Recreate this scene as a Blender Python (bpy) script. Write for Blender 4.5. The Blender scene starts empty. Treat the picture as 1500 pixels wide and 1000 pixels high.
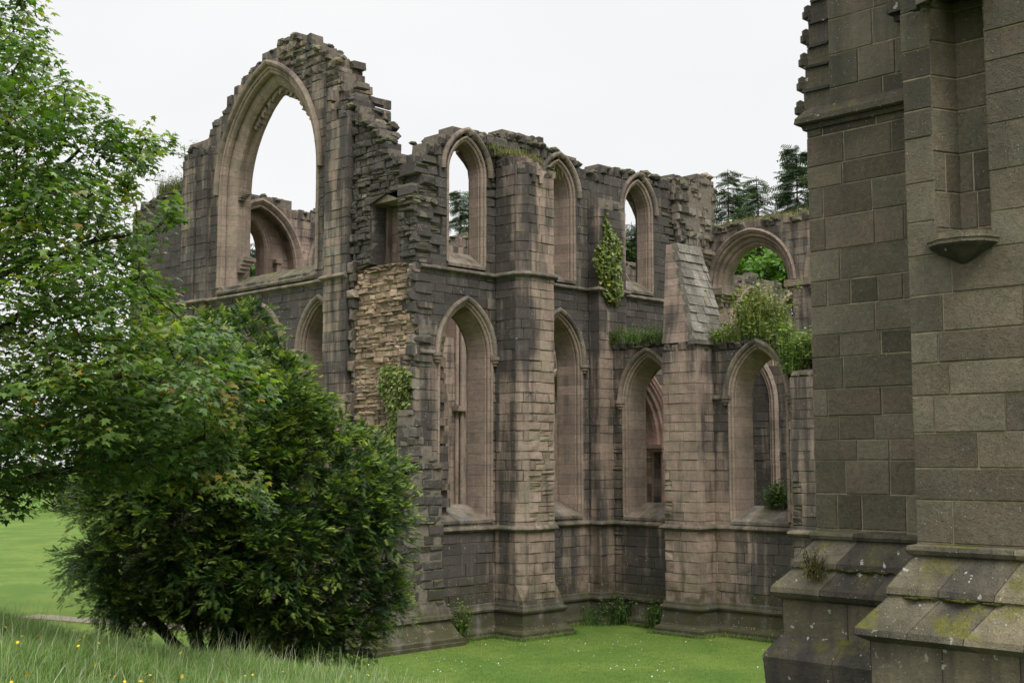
import bpy, math, random
import numpy as np
from mathutils import Vector

# ------------------------------------------------------------------ camera, sky, sun, exposure
S = bpy.context.scene
COL = S.collection
CAMP = (-23.52, -27.4, 5.26)
FPX = 1800.0
TH = math.atan(177 / 1800)
cam_d = bpy.data.cameras.new("camera"); cam = bpy.data.objects.new("camera", cam_d); COL.objects.link(cam)
cam.location = CAMP
cam.rotation_euler = (math.pi / 2 + TH, 0, -math.pi / 4)
cam_d.sensor_width = 36; cam_d.lens = FPX / 1500 * 36
cam_d.clip_start = 0.1; cam_d.clip_end = 3000
S.camera = cam

SUN_EL, SUN_AZ = math.radians(52), math.radians(205)      # azimuth from +Y clockwise: light from behind the camera's right
W = bpy.data.worlds.new("World"); S.world = W; W.use_nodes = True
nt = W.node_tree; nt.nodes.clear()
def wn(t, **k):
    n = nt.nodes.new(t)
    for a, b in k.items(): setattr(n, a, b)
    return n
sky = wn('ShaderNodeTexSky', sky_type='NISHITA', sun_disc=False, sun_elevation=SUN_EL, sun_rotation=SUN_AZ, dust_density=3.0)
hs = wn('ShaderNodeHueSaturation'); hs.inputs['Saturation'].default_value = 0.25
tc = wn('ShaderNodeTexCoord')
mp = wn('ShaderNodeMapping'); mp.inputs['Scale'].default_value = (1.2, 1.2, 3.0)
nz = wn('ShaderNodeTexNoise'); nz.inputs['Scale'].default_value = 1.6; nz.inputs['Detail'].default_value = 5
cr = wn('ShaderNodeValToRGB')
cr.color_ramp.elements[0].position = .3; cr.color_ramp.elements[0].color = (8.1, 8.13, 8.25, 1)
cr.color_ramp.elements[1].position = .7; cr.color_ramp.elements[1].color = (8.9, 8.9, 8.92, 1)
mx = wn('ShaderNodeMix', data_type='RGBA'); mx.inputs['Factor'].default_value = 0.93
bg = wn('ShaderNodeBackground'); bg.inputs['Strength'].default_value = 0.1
wo = wn('ShaderNodeOutputWorld')
L = nt.links.new
L(tc.outputs['Generated'], mp.inputs['Vector']); L(mp.outputs[0], nz.inputs['Vector']); L(nz.outputs['Fac'], cr.inputs['Fac'])
L(sky.outputs[0], hs.inputs['Color']); L(hs.outputs[0], mx.inputs['A']); L(cr.outputs[0], mx.inputs['B'])
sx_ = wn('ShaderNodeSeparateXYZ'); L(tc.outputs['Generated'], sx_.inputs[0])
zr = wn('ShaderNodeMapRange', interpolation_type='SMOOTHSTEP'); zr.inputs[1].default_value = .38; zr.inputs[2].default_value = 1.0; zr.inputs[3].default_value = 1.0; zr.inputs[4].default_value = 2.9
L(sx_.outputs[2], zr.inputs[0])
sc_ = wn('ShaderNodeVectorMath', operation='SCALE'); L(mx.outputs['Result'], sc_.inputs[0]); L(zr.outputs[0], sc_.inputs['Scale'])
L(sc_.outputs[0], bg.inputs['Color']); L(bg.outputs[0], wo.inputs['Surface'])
sd = bpy.data.lights.new("sun", 'SUN'); so = bpy.data.objects.new("sun", sd); COL.objects.link(so)
sd.energy = 1.7; sd.angle = math.radians(22); sd.color = (1, .96, .9)
sv = Vector((math.sin(SUN_AZ) * math.cos(SUN_EL), math.cos(SUN_AZ) * math.cos(SUN_EL), math.sin(SUN_EL)))
so.rotation_euler = sv.to_track_quat('Z', 'Y').to_euler(); so.location = sv * 60
S.view_settings.view_transform = 'Standard'; S.view_settings.look = 'None'
S.view_settings.exposure = 0.2; S.view_settings.gamma = 1.0

# ------------------------------------------------------------------ survey helpers: a point on a known plane or at a known distance
FW = (math.sqrt(.5), math.sqrt(.5)); RT = (math.sqrt(.5), -math.sqrt(.5))
def ray(px, py):
    x = (px - 750) / FPX; y = -(py - 500) / FPX
    a = math.cos(TH) - y * math.sin(TH); z = math.sin(TH) + y * math.cos(TH)
    return (FW[0] * a + RT[0] * x, FW[1] * a + RT[1] * x, z)
def on(px, py, ax, v):
    d = ray(px, py); i = 'XYZ'.index(ax); s = (v - CAMP[i]) / d[i]
    return tuple(CAMP[k] + s * d[k] for k in range(3))
def at(px, py, dist):                       # dist = horizontal distance along the view
    d = ray(px, py); a = d[0] * FW[0] + d[1] * FW[1]; s = dist / a
    return tuple(CAMP[k] + s * d[k] for k in range(3))
def yz(pts, x): return [(p[1], p[2]) for p in (on(a, b, 'X', x) for a, b in pts)]
def xz(pts, y): return [(p[0], p[2]) for p in (on(a, b, 'Y', y) for a, b in pts)]
def view(x, y):                             # world -> (lateral, distance)
    dx, dy = x - CAMP[0], y - CAMP[1]
    return dx * RT[0] + dy * RT[1], dx * FW[0] + dy * FW[1]
def world(a, d): return CAMP[0] + a * RT[0] + d * FW[0], CAMP[1] + a * RT[1] + d * FW[1]

def clampf(x, a=0.0, b=1.0): return max(a, min(b, x))
R = random.Random(11)
RN = np.random.default_rng(5)

# ------------------------------------------------------------------ materials
class NT:
    def __init__(s, name):
        s.m = bpy.data.materials.new(name); s.m.use_nodes = True
        s.t = s.m.node_tree; s.t.nodes.clear()
    def n(s, t, ins=None, **k):
        n = s.t.nodes.new(t)
        for a, b in k.items(): setattr(n, a, b)
        for a, b in (ins or {}).items():
            if hasattr(b, 'links'): s.t.links.new(b, n.inputs[a])
            else: n.inputs[a].default_value = b
        return n
    def math(s, op, a, b=0.0, clamp=False):
        return s.n('ShaderNodeMath', {0: a, 1: b}, operation=op, use_clamp=clamp).outputs[0]
    def mix(s, f, a, b, bt='MIX'):
        n = s.n('ShaderNodeMix', data_type='RGBA', blend_type=bt)
        for k, v in (('Factor', f), ('A', a), ('B', b)):
            i = [q for q in n.inputs if q.name == k and (q.type == 'RGBA' or k == 'Factor')][0]
            if hasattr(v, 'links'): s.t.links.new(v, i)
            else: i.default_value = v if not isinstance(v, tuple) else (*v, 1)
        return [o for o in n.outputs if o.type == 'RGBA'][0]
    def ramp(s, f, els, interp='LINEAR'):
        n = s.n('ShaderNodeValToRGB', {'Fac': f}); n.color_ramp.interpolation = interp
        while len(n.color_ramp.elements) < len(els): n.color_ramp.elements.new(.5)
        for e, (p, c) in zip(n.color_ramp.elements, els):
            e.position = p; e.color = (*c, 1) if isinstance(c, tuple) else (c, c, c, 1)
        return n.outputs['Color']
    def noise(s, v, scale, det=4, rough=.55):
        return s.n('ShaderNodeTexNoise', {'Vector': v, 'Scale': scale, 'Detail': det, 'Roughness': rough}).outputs['Fac']
    def sm(s, x, a, b):
        return s.n('ShaderNodeMapRange', {0: x, 1: a, 2: b, 3: 0.0, 4: 1.0}, interpolation_type='SMOOTHSTEP').outputs[0]

def stone(name, cols, dark=(.032, .0295, .028), lichen=.5, moss=.6, algae=1.0, bump=.7, lich=.47, fine=1.0, stain_gain=1.0, gtint=(.052, .052, .024), bedk=.4, stk_amp=3.7, s0=.10, s1=.74, tk=.26, mo=.42, mcol=(.12, .125, .03)):
    q = NT(name); t = q.t
    geo = q.n('ShaderNodeNewGeometry'); pos = geo.outputs['Position']
    at_ = q.n('ShaderNodeAttribute', attribute_name='blk')
    sep = q.n('ShaderNodeSeparateColor', {'Color': at_.outputs['Color']})
    tone, hue = sep.outputs[0], sep.outputs[1]
    st = q.math('ADD', sep.outputs[2], q.n('ShaderNodeAttribute', attribute_name='stv').outputs['Fac'])
    n1 = q.noise(pos, 2.3, 5); n2 = q.noise(pos, 9.0 * fine, 5, .65); n3 = q.noise(pos, 42 * fine, 3, .7)
    k = len(cols)
    h2 = q.math('ADD', q.math('MULTIPLY', hue, .62), q.math('MULTIPLY', q.math('SUBTRACT', n1, .42), 1.1))
    base = q.ramp(h2, [(.05 + .9 * i / (k - 1), c) for i, c in enumerate(cols)])
    # bedding streaks of sandstone
    mpb = q.n('ShaderNodeMapping', {'Vector': pos, 'Scale': (1.5, 1.5, 14)})
    bed = q.noise(mpb.outputs[0], 1.6, 4, .6)
    v = q.math('ADD', q.math('MULTIPLY', tone, tk), 1.05 - tk * .5)
    v = q.math('MULTIPLY', v, q.math('ADD', q.math('MULTIPLY', n2, .9), .55))
    v = q.math('MULTIPLY', v, q.math('ADD', q.math('MULTIPLY', n3, .7), .65))
    v = q.math('MULTIPLY', v, q.math('ADD', q.math('MULTIPLY', q.noise(pos, .9, 4, .6), 1.1), .45))
    v = q.math('MULTIPLY', v, q.math('ADD', q.math('MULTIPLY', bed, bedk), 1 - bedk * .5))
    vc = q.n('ShaderNodeCombineColor', {0: v, 1: v, 2: v}).outputs[0]
    c = q.mix(1.0, base, vc, 'MULTIPLY')
    # soot and water stains: the built-in amount of each stone plus run-down streaks
    mps = q.n('ShaderNodeMapping', {'Vector': pos, 'Scale': (2.2, 2.2, .20)})
    stk = q.math('ADD', q.math('MULTIPLY', q.noise(mps.outputs[0], 1.0, 6, .65), .75), q.math('MULTIPLY', q.noise(pos, .8, 4, .6), .25))
    sx = q.math('ADD', q.math('MULTIPLY', st, stain_gain), q.math('MULTIPLY', q.math('SUBTRACT', stk, .5), stk_amp))
    sx = q.math('ADD', sx, q.math('MULTIPLY', q.math('SUBTRACT', n2, .5), .5))
    sx = q.math('ADD', sx, q.math('MULTIPLY', q.math('SUBTRACT', tone, .5), -.08))
    sm = q.math('MULTIPLY', q.sm(sx, s0, s1), .92)
    dk = q.mix(q.math('ADD', n2, q.math('MULTIPLY', q.math('SUBTRACT', tone, .5), .4), True), dark, tuple(x * 2.7 for x in dark))
    c = q.mix(sm, c, dk)
    # algae near the ground, its dark tint also standing in for contact shade
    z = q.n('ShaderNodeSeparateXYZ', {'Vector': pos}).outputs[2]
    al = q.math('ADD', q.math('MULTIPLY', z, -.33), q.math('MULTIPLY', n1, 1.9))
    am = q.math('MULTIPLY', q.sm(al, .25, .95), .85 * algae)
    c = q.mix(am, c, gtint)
    # pale lichen spots
    nd = q.n('ShaderNodeTexNoise', {'Vector': pos, 'Scale': 16.0, 'Detail': 3}).outputs['Color']
    wp = q.n('ShaderNodeVectorMath', {0: nd, 1: (.5, .5, .5)}, operation='SUBTRACT').outputs[0]
    wp = q.n('ShaderNodeVectorMath', {0: wp}, operation='SCALE'); wp.inputs['Scale'].default_value = .16
    wpos = q.n('ShaderNodeVectorMath', {0: pos, 1: wp.outputs[0]}, operation='ADD').outputs[0]
    vo = q.n('ShaderNodeTexVoronoi', {'Vector': wpos, 'Scale': 9.5, 'Randomness': 1.0})
    vr = q.n('ShaderNodeSeparateColor', {'Color': vo.outputs['Color']}).outputs[0]
    rad = q.math('MULTIPLY', q.math('SUBTRACT', vr, .62), .75)
    d = q.math('ADD', vo.outputs['Distance'], q.math('MULTIPLY', q.math('SUBTRACT', n3, .5), .3))
    spot = q.sm(q.math('SUBTRACT', rad, d), -.02, .05)
    nl = q.noise(pos, 1.1, 3)
    nrm = q.n('ShaderNodeSeparateXYZ', {'Vector': geo.outputs['Normal']}).outputs[2]
    up = q.sm(nrm, .15, .75)
    lm = q.math('MULTIPLY', spot, q.sm(q.math('ADD', nl, q.math('MULTIPLY', up, .25)), lich, lich + .15), True)
    c = q.mix(q.math('MULTIPLY', lm, lichen), c, (.42, .42, .38))
    v2 = q.n('ShaderNodeTexVoronoi', {'Vector': pos, 'Scale': 17.0 * fine, 'Randomness': 1.0})
    v2r = q.n('ShaderNodeSeparateColor', {'Color': v2.outputs['Color']}).outputs[1]
    sp2 = q.sm(q.math('SUBTRACT', q.math('MULTIPLY', q.math('SUBTRACT', v2r, .66), .8), v2.outputs['Distance']), -.03, .03)
    c = q.mix(q.math('MULTIPLY', q.math('MULTIPLY', sp2, q.sm(q.noise(pos, .7, 3), .36, .58)), .75), c, (.36, .355, .33))
    # moss on ledges
    nm = q.noise(pos, 1.7, 5, .65)
    mm = q.math('MULTIPLY', up, q.sm(nm, mo, mo + .16))
    mossc = q.mix(n2, (.045, .052, .014), mcol)
    c = q.mix(q.math('MULTIPLY', mm, moss), c, mossc)
    # relief
    hgt = q.math('ADD', q.math('MULTIPLY', n2, .6), q.math('MULTIPLY', n3, .35))
    hgt = q.math('ADD', hgt, q.math('MULTIPLY', bed, bedk))
    hgt = q.math('ADD', hgt, q.math('MULTIPLY', q.sm(q.noise(pos, 30 * fine, 2, .5), .55, .70), -.22))
    b = q.n('ShaderNodeBump', {'Strength': bump, 'Distance': .035, 'Height': hgt})
    p = q.n('ShaderNodeBsdfPrincipled', {'Base Color': c, 'Roughness': .93, 'Normal': b.outputs[0]})
    p.inputs['Specular IOR Level'].default_value = .15
    o = q.n('ShaderNodeOutputMaterial', {'Surface': p.outputs[0]})
    return q.m

def leafmat(name, cols, trans=.3, tint=(1.5, 1.6, .5), rough=.55, spec=.3):
    q = NT(name)
    a = q.n('ShaderNodeAttribute', attribute_name='blk')
    sep = q.n('ShaderNodeSeparateColor', {'Color': a.outputs['Color']})
    k = len(cols)
    c = q.ramp(sep.outputs[0], [(i / (k - 1), x) for i, x in enumerate(cols)])
    v = q.math('ADD', q.math('MULTIPLY', sep.outputs[1], .8), .6)
    c = q.mix(1.0, c, q.n('ShaderNodeCombineColor', {0: v, 1: v, 2: v}).outputs[0], 'MULTIPLY')
    p = q.n('ShaderNodeBsdfPrincipled', {'Base Color': c, 'Roughness': rough}); p.inputs['Specular IOR Level'].default_value = spec
    tr = q.n('ShaderNodeBsdfTranslucent', {'Color': q.mix(1.0, c, tint, 'MULTIPLY')})
    ms = q.n('ShaderNodeMixShader', {0: trans, 1: p.outputs[0], 2: tr.outputs[0]})
    q.n('ShaderNodeOutputMaterial', {'Surface': ms.outputs[0]})
    return q.m

def plain(name, c1, c2, sc=6.0, rough=.9, bump=.3, dist=.02):
    q = NT(name); pos = q.n('ShaderNodeNewGeometry').outputs['Position']
    n = q.noise(pos, sc, 5, .6); n2 = q.noise(pos, sc * 7, 3)
    c = q.mix(q.sm(q.math('ADD', q.math('MULTIPLY', n, .7), q.math('MULTIPLY', n2, .3)), .35, .65), c1, c2)
    b = q.n('ShaderNodeBump', {'Strength': bump, 'Distance': dist, 'Height': n2})
    p = q.n('ShaderNodeBsdfPrincipled', {'Base Color': c, 'Roughness': rough, 'Normal': b.outputs[0]}); p.inputs['Specular IOR Level'].default_value = .15
    q.n('ShaderNodeOutputMaterial', {'Surface': p.outputs[0]})
    return q.m

PINK = (.292, .222, .178); BROWN = (.242, .194, .145); BUFF = (.315, .264, .182); GREY = (.222, .204, .176); ROSE = (.268, .200, .164)
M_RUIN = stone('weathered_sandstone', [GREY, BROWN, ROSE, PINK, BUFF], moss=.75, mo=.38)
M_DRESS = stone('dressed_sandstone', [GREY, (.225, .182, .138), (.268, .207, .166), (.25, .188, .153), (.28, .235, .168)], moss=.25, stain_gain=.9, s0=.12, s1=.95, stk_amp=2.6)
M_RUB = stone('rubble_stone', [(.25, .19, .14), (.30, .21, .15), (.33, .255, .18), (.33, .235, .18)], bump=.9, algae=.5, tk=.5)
M_TOWER = stone('tower_ashlar', [(.120, .111, .079), (.152, .126, .089), (.136, .125, .089), (.174, .146, .104)], lichen=.12, moss=1.0, algae=0, bump=1.0, fine=2.0, stain_gain=.75, bedk=.08, stk_amp=2.2, tk=.55, s0=.2, s1=.9)
M_PLINTH = stone('tower_plinth_stone', [(.105, .095, .066), (.15, .132, .09), (.20, .17, .105), (.17, .145, .108)], lichen=1.0, moss=.9, algae=0, bump=1.0, fine=1.8, bedk=.15, lich=.27, tk=.5, s0=.0, s1=.9, mo=.50, mcol=(.24, .23, .035))
M_MORT = plain('old_mortar', (.15, .115, .08), (.24, .19, .135), 8)
M_MORTT = plain('pale_lime_mortar', (.20, .172, .125), (.34, .295, .215), 9)
M_MORTD = plain('dark_core', (.12, .105, .085), (.20, .17, .14), 8)
M_BARK = plain('bark', (.035, .027, .02), (.075, .06, .045), 9, bump=.7)

# ------------------------------------------------------------------ object helpers
def tag(o, label=None, cat=None, group=None, kind=None):
    if label: o['label'] = label
    if cat: o['category'] = cat
    if group: o['group'] = group
    if kind: o['kind'] = kind
    return o
def empty(name, loc, label, cat, group=None):
    o = bpy.data.objects.new(name, None); COL.objects.link(o); o.location = loc; o.empty_display_size = .5
    return tag(o, label, cat, group)
class MB:
    def __init__(s): s.v = []; s.f = []; s.c = []; s.m = []; s.sv = []
    def face(s, pts, col, mi=0):
        n = len(s.v); s.v.extend(pts); s.sv.extend([0.0] * len(pts)); s.f.append(tuple(range(n, n + len(pts)))); s.c.append(col); s.m.append(mi)
    def faces(s, vs, fs, col, mi=0, sv=None):
        n = len(s.v); s.v.extend(vs); s.sv.extend(sv if sv else [0.0] * len(vs))
        for f in fs: s.f.append(tuple(i + n for i in f)); s.c.append(col); s.m.append(mi)
    def box(s, lo, hi, col=(.5, .5, .3), mi=0, j=0.0, rng=R):
        vs = [(x + rng.uniform(-j, j), y + rng.uniform(-j, j), z + rng.uniform(-j, j)) for x in (lo[0], hi[0]) for y in (lo[1], hi[1]) for z in (lo[2], hi[2])]
        s.faces(vs, [(0, 1, 3, 2), (4, 6, 7, 5), (0, 4, 5, 1), (2, 3, 7, 6), (0, 2, 6, 4), (1, 5, 7, 3)], col, mi)
    def build(s, name, mats, parent=None, label=None, smooth=False):
        me = bpy.data.meshes.new(name); me.from_pydata(s.v, [], s.f); me.update()
        if not isinstance(mats, (list, tuple)): mats = [mats]
        for m in mats: me.materials.append(m)
        if len(mats) > 1: me.polygons.foreach_set('material_index', s.m)
        a = me.attributes.new('blk', 'FLOAT_COLOR', 'FACE')
        a.data.foreach_set('color', np.array([(*c, 1) for c in s.c], 'f').ravel())
        if any(s.sv):
            b = me.attributes.new('stv', 'FLOAT', 'POINT'); b.data.foreach_set('value', np.array((s.sv + [0.0] * len(s.v))[:len(s.v)], 'f'))
        if smooth: me.polygons.foreach_set('use_smooth', [True] * len(me.polygons))
        o = bpy.data.objects.new(name, me); COL.objects.link(o)
        put(o, parent)
        if label: o['label'] = label
        return o
def put(o, parent):
    if parent is None: return
    o.parent = parent
    p = parent; off = Vector((0, 0, 0))
    while p is not None: off += p.location; p = p.parent
    o.location = -off                       # geometry is laid out in world metres
def mesh_np(name, V, F, col, mat, parent=None, smooth=False):
    V = np.asarray(V, 'f').reshape(-1, 3); F = np.asarray(F, 'i'); k = F.shape[1]; n = len(F)
    me = bpy.data.meshes.new(name)
    me.vertices.add(len(V)); me.vertices.foreach_set('co', V.ravel())
    me.loops.add(n * k); me.loops.foreach_set('vertex_index', F.ravel())
    me.polygons.add(n); me.polygons.foreach_set('loop_start', np.arange(0, n * k, k, dtype='i'))
    me.materials.append(mat)
    a = me.attributes.new('blk', 'FLOAT_COLOR', 'FACE')
    C4 = np.ones((n, 4), 'f'); C4[:, :3] = col; a.data.foreach_set('color', C4.ravel())
    if smooth: me.polygons.foreach_set('use_smooth', [True] * n)
    me.update(); me.validate()
    o = bpy.data.objects.new(name, me); COL.objects.link(o); put(o, parent)
    return o

# ------------------------------------------------------------------ masonry
def crossings(poly, z):
    r = []
    for i in range(len(poly)):
        (s0, z0), (s1, z1) = poly[i], poly[(i + 1) % len(poly)]
        if (z0 <= z) != (z1 <= z):
            t = (z - z0) / (z1 - z0); r.append((s0 + t * (s1 - s0), abs((s1 - s0) / (z1 - z0))))
    return sorted(r)
def courses(seed, z0, z1, h):
    r = random.Random(seed); z = -1.0; out = []
    while z < z1:
        n = z + r.uniform(*h)
        a, b = max(z, z0), min(n, z1)
        if b - a > .05: out.append((a, b))
        z = n
    return out
def blk(stain=.3, hue=None, rng=R):
    return (rng.random(), rng.random() if hue is None else min(1, max(0, hue + rng.uniform(-.2, .2))), min(1, max(0, stain)))
class Wall:
    """A leaf of coursed stones in a vertical plane: o + along*s, out of it along nr."""
    def __init__(s, o, al, nr): s.o = o; s.al = al; s.nr = nr; s.st = None
    def P(s, a, z, d): return (s.o[0] + s.al[0] * a + s.nr[0] * d, s.o[1] + s.al[1] * a + s.nr[1] * d, z)
    def block(s, mb, b0, b1, t0, t1, z0, z1, T, proud, rough, col, ch=.018, g=.006, rng=R):
        cs = [(b0 + g, z0 + g), (b1 - g, z0 + g), (t1 - g, z1 - g), (t0 + g, z1 - g)]
        w = max(b1 - b0, t1 - t0)
        i = min(ch, w * .3, (z1 - z0) * .3)
        sg = [(1, 1), (-1, 1), (-1, -1), (1, -1)]
        rr = lambda k: rng.uniform(-k, k)
        wob = rough * .5
        sv = None
        if s.st:
            q_ = [clampf(s.st(a, z), 0, 2) for a, z in cs]; sv = q_ * 3
        outer = [s.P(a + rr(wob), z + rr(wob), proud - ch * .9) for a, z in cs]
        inner = [s.P(a + u * i + rr(wob), z + v * i + rr(wob), proud + rr(rough)) for (a, z), (u, v) in zip(cs, sg)]
        back = [s.P(a, z, -T) for a, z in cs]
        mb.faces(outer + inner + back, [(4, 5, 6, 7), (0, 1, 5, 4), (1, 2, 6, 5), (2, 3, 7, 6), (3, 0, 4, 7),
                                        (8, 9, 1, 0), (9, 10, 2, 1), (10, 11, 3, 2), (11, 8, 0, 3), (11, 10, 9, 8)], col, 0, sv)
    def lay(s, mb, outline, holes=(), T=.5, h=(.24, .36), bl=(.35, .75), rough=.010, proud=.012, ej=.10, seed=3, stain=None, hue=None,
            ch=.010, g=.0035, core=True, erode=None, flat=False, rs=None, vj=.01, cd=.022):
        rng = random.Random(rs if rs is not None else R.random())
        s.st = stain
        zs = [p[1] for p in outline]
        for z0, z1 in courses(seed, min(zs), max(zs), h):
            zm = (z0 + z1) / 2
            oc = crossings(outline, zm)
            hb = [x[0] for hl in holes for x in crossings(hl, z0 + .002)]
            ht = [x[0] for hl in holes for x in crossings(hl, z1 - .002)]
            hb.sort(); ht.sort()
            hb = [tuple(hb[i:i + 2]) for i in range(0, len(hb) - 1, 2)]; ht = [tuple(ht[i:i + 2]) for i in range(0, len(ht) - 1, 2)]
            cuts = []
            ub = list(hb)
            for a in ht:
                m = [b for b in ub if b[0] < a[1] and a[0] < b[1]]
                if m: cuts.append((m[0][0], m[0][1], a[0], a[1])); ub.remove(m[0])
                elif any(c[0] is not None for c in [crossings(hl, zm) for hl in holes if len(hl)] if False): pass
                else: cuts.append((a[0], a[1], a[0], a[1]))
            for b in ub:
                m = (b[0] + b[1]) / 2; cuts.append((b[0], b[1], m, m))
            for i in range(0, len(oc) - 1, 2):
                a, sa = oc[i]; b, sb = oc[i + 1]
                a += rng.uniform(-ej, ej) if sa > .03 else rng.uniform(-vj, vj)
                b += rng.uniform(-ej, ej) if sb > .03 else rng.uniform(-vj, vj)
                if b - a < .08: continue
                iv = [(a, b, a, b)]
                for c in cuts:
                    nv = []
                    for (p0, p1, q0, q1) in iv:
                        if c[1] <= p0 and c[3] <= q0 or c[0] >= p1 and c[2] >= q1: nv.append((p0, p1, q0, q1)); continue
                        if c[0] > p0 or c[2] > q0: nv.append((p0, max(p0, c[0]), q0, max(q0, c[2])))
                        if c[1] < p1 or c[3] < q1: nv.append((min(p1, c[1]), p1, min(q1, c[3]), q1))
                    iv = nv
                for (p0, p1, q0, q1) in iv:
                    lo, hi = max(p0, q0), min(p1, q1)
                    ends = [(p0, q0)]
                    x = lo + rng.uniform(bl[0] * .5, bl[1])
                    while x < hi - bl[0] * .55:
                        ends.append((x, x)); x += rng.uniform(*bl)
                    ends.append((p1, q1))
                    for (u0, w0), (u1, w1) in zip(ends, ends[1:]):
                        if max(u1 - u0, w1 - w0) < .05: continue
                        sm = (u0 + u1) / 2
                        st = stain(sm, zm) if stain else .3
                        e = erode(sm, zm) if erode else 0
                        pr = proud * rng.uniform(-1, 1) - e * rng.uniform(0, .05)
                        bc = blk((0 if stain else st) + rng.uniform(0, .05), hue(sm, zm) if hue else None, rng)
                        top_ = not any(oc2[q][0] < sm < oc2[q + 1][0] for oc2 in [crossings(outline, z1 + .16)] for q in range(0, len(oc2) - 1, 2))
                        if top_ and z0 > 5 and not flat:
                            k_ = max(1, round((u1 - u0) / .3))
                            for q in range(k_):
                                a0, a1 = u0 + (u1 - u0) * q / k_, u0 + (u1 - u0) * (q + 1) / k_
                                s.block(mb, a0, a1, a0 + rng.uniform(0, .05), a1 - rng.uniform(0, .05), z0, z1 + rng.uniform(-.14, .06), T, pr + rng.uniform(-.06, .07), rough + .03, (bc[0], bc[1], min(1, bc[2] + .1)), .05, g, rng)
                        elif e > .35 and rng.random() < .3 and z1 - z0 > .2:
                            zz = z0 + (z1 - z0) * rng.uniform(.35, .65)
                            s.block(mb, u0, u1, w0, w1, z0, zz, T, pr, rough + e * .03, bc, ch + e * .03, g, rng)
                            s.block(mb, u0, u1, w0, w1, zz, z1, T, pr + rng.uniform(-.05, .02) * e, rough + e * .03, bc, ch + e * .03, g, rng)
                        else:
                            s.block(mb, u0, u1, w0, w1, z0, z1, T, pr, rough + e * .035, bc, ch + e * .04, g * rng.uniform(.6, 1.6), rng)
                    if core:
                        d0, d1 = -(cd if erode is None else .10), -T + .03
                        vs = [s.P(p0 + .01, z0, d0), s.P(p1 - .01, z0, d0), s.P(q1 - .01, z1, d0), s.P(q0 + .01, z1, d0),
                              s.P(p0 + .01, z0, d1), s.P(p1 - .01, z0, d1), s.P(q1 - .01, z1, d1), s.P(q0 + .01, z1, d1)]
                        mb.faces(vs, [(0, 1, 2, 3), (7, 6, 5, 4), (0, 4, 5, 1), (3, 2, 6, 7), (0, 3, 7, 4), (1, 5, 6, 2)], (.5, .5, .3), 1)
        s.st = None
        return mb

T_ = (1 + math.sqrt(5)) / 2
ICO = [Vector(v).normalized() for v in ((-1, T_, 0), (1, T_, 0), (-1, -T_, 0), (1, -T_, 0), (0, -1, T_), (0, 1, T_), (0, -1, -T_), (0, 1, -T_), (T_, 0, -1), (T_, 0, 1), (-T_, 0, -1), (-T_, 0, 1))]
ICOF = [(0, 11, 5), (0, 5, 1), (0, 1, 7), (0, 7, 10), (0, 10, 11), (1, 5, 9), (5, 11, 4), (11, 10, 2), (10, 7, 6), (7, 1, 8), (3, 9, 4), (3, 4, 2), (3, 2, 6), (3, 6, 8), (3, 8, 9), (4, 9, 5), (2, 4, 11), (6, 2, 10), (8, 6, 7), (9, 8, 1)]
def rock(mb, p, a, b, c, ang, col, rng):
    ca, sa = math.cos(ang), math.sin(ang); vs = []
    for v in ICO:
        # squarish boulder: push the ball towards a box, then wear it
        m = max(abs(v.x), abs(v.y), abs(v.z)); w = v * (.22 + .78 / m) * rng.uniform(.84, 1.08)
        x, y, z = w.x * a, w.y * b, w.z * c; vs.append((p[0] + x * ca - y * sa, p[1] + x * sa + y * ca, p[2] + z))
    mb.faces(vs, ICOF, col)
def cap_rocks(mb, wall, pts, T, step=.10, size=(.07, .17), up=.02, seed=1, stain=.5):
    rng = random.Random(seed); ang = math.atan2(wall.al[1], wall.al[0])
    for (s0, z0), (s1, z1) in zip(pts, pts[1:]):
        if abs(z1 - z0) > 1.3 * abs(s1 - s0): continue
        n = max(1, int(math.hypot(s1 - s0, z1 - z0) / step))
        for i in range(n):
            t = rng.random(); d = -rng.random() ** 1.3 * T
            r = rng.uniform(*size); p = wall.P(s0 + (s1 - s0) * t + rng.uniform(-.05, .05), z0 + (z1 - z0) * t + up + rng.uniform(-.20, -.02), d + .01)
            rock(mb, p, r * rng.uniform(.9, 1.5), r * rng.uniform(.8, 1.3), r * rng.uniform(.45, .85), ang + rng.gauss(0, .12), (rng.random(), rng.random() * .4, clampf(stain + .15 + rng.uniform(-.3, .3))), rng)
def arch_rows(cs, w, zs, Rr, zb, r, legs=True, step=.33, na=9):
    pts = []
    if legs:
        n = max(1, round((zs - zb) / step))
        pts += [(cs - w - r, zb + (zs - zb) * i / n) for i in range(n)]
    th = math.acos(max(-1, min(1, (Rr - w) / (Rr + r))))
    lc = cs - w + Rr
    pts += [(lc - (Rr + r) * math.cos(th * i / na), zs + (Rr + r) * math.sin(th * i / na)) for i in range(na + 1)]
    return pts + [(2 * cs - a, z) for a, z in reversed(pts)]
def arch_poly(cs, w, zs, Rr, zb, r=0.0):
    p = arch_rows(cs, w, zs, Rr, zb, r, True, 99, 12)
    return p
def Rfor(w, rise): return (rise * rise + w * w) / (2 * w)
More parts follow.
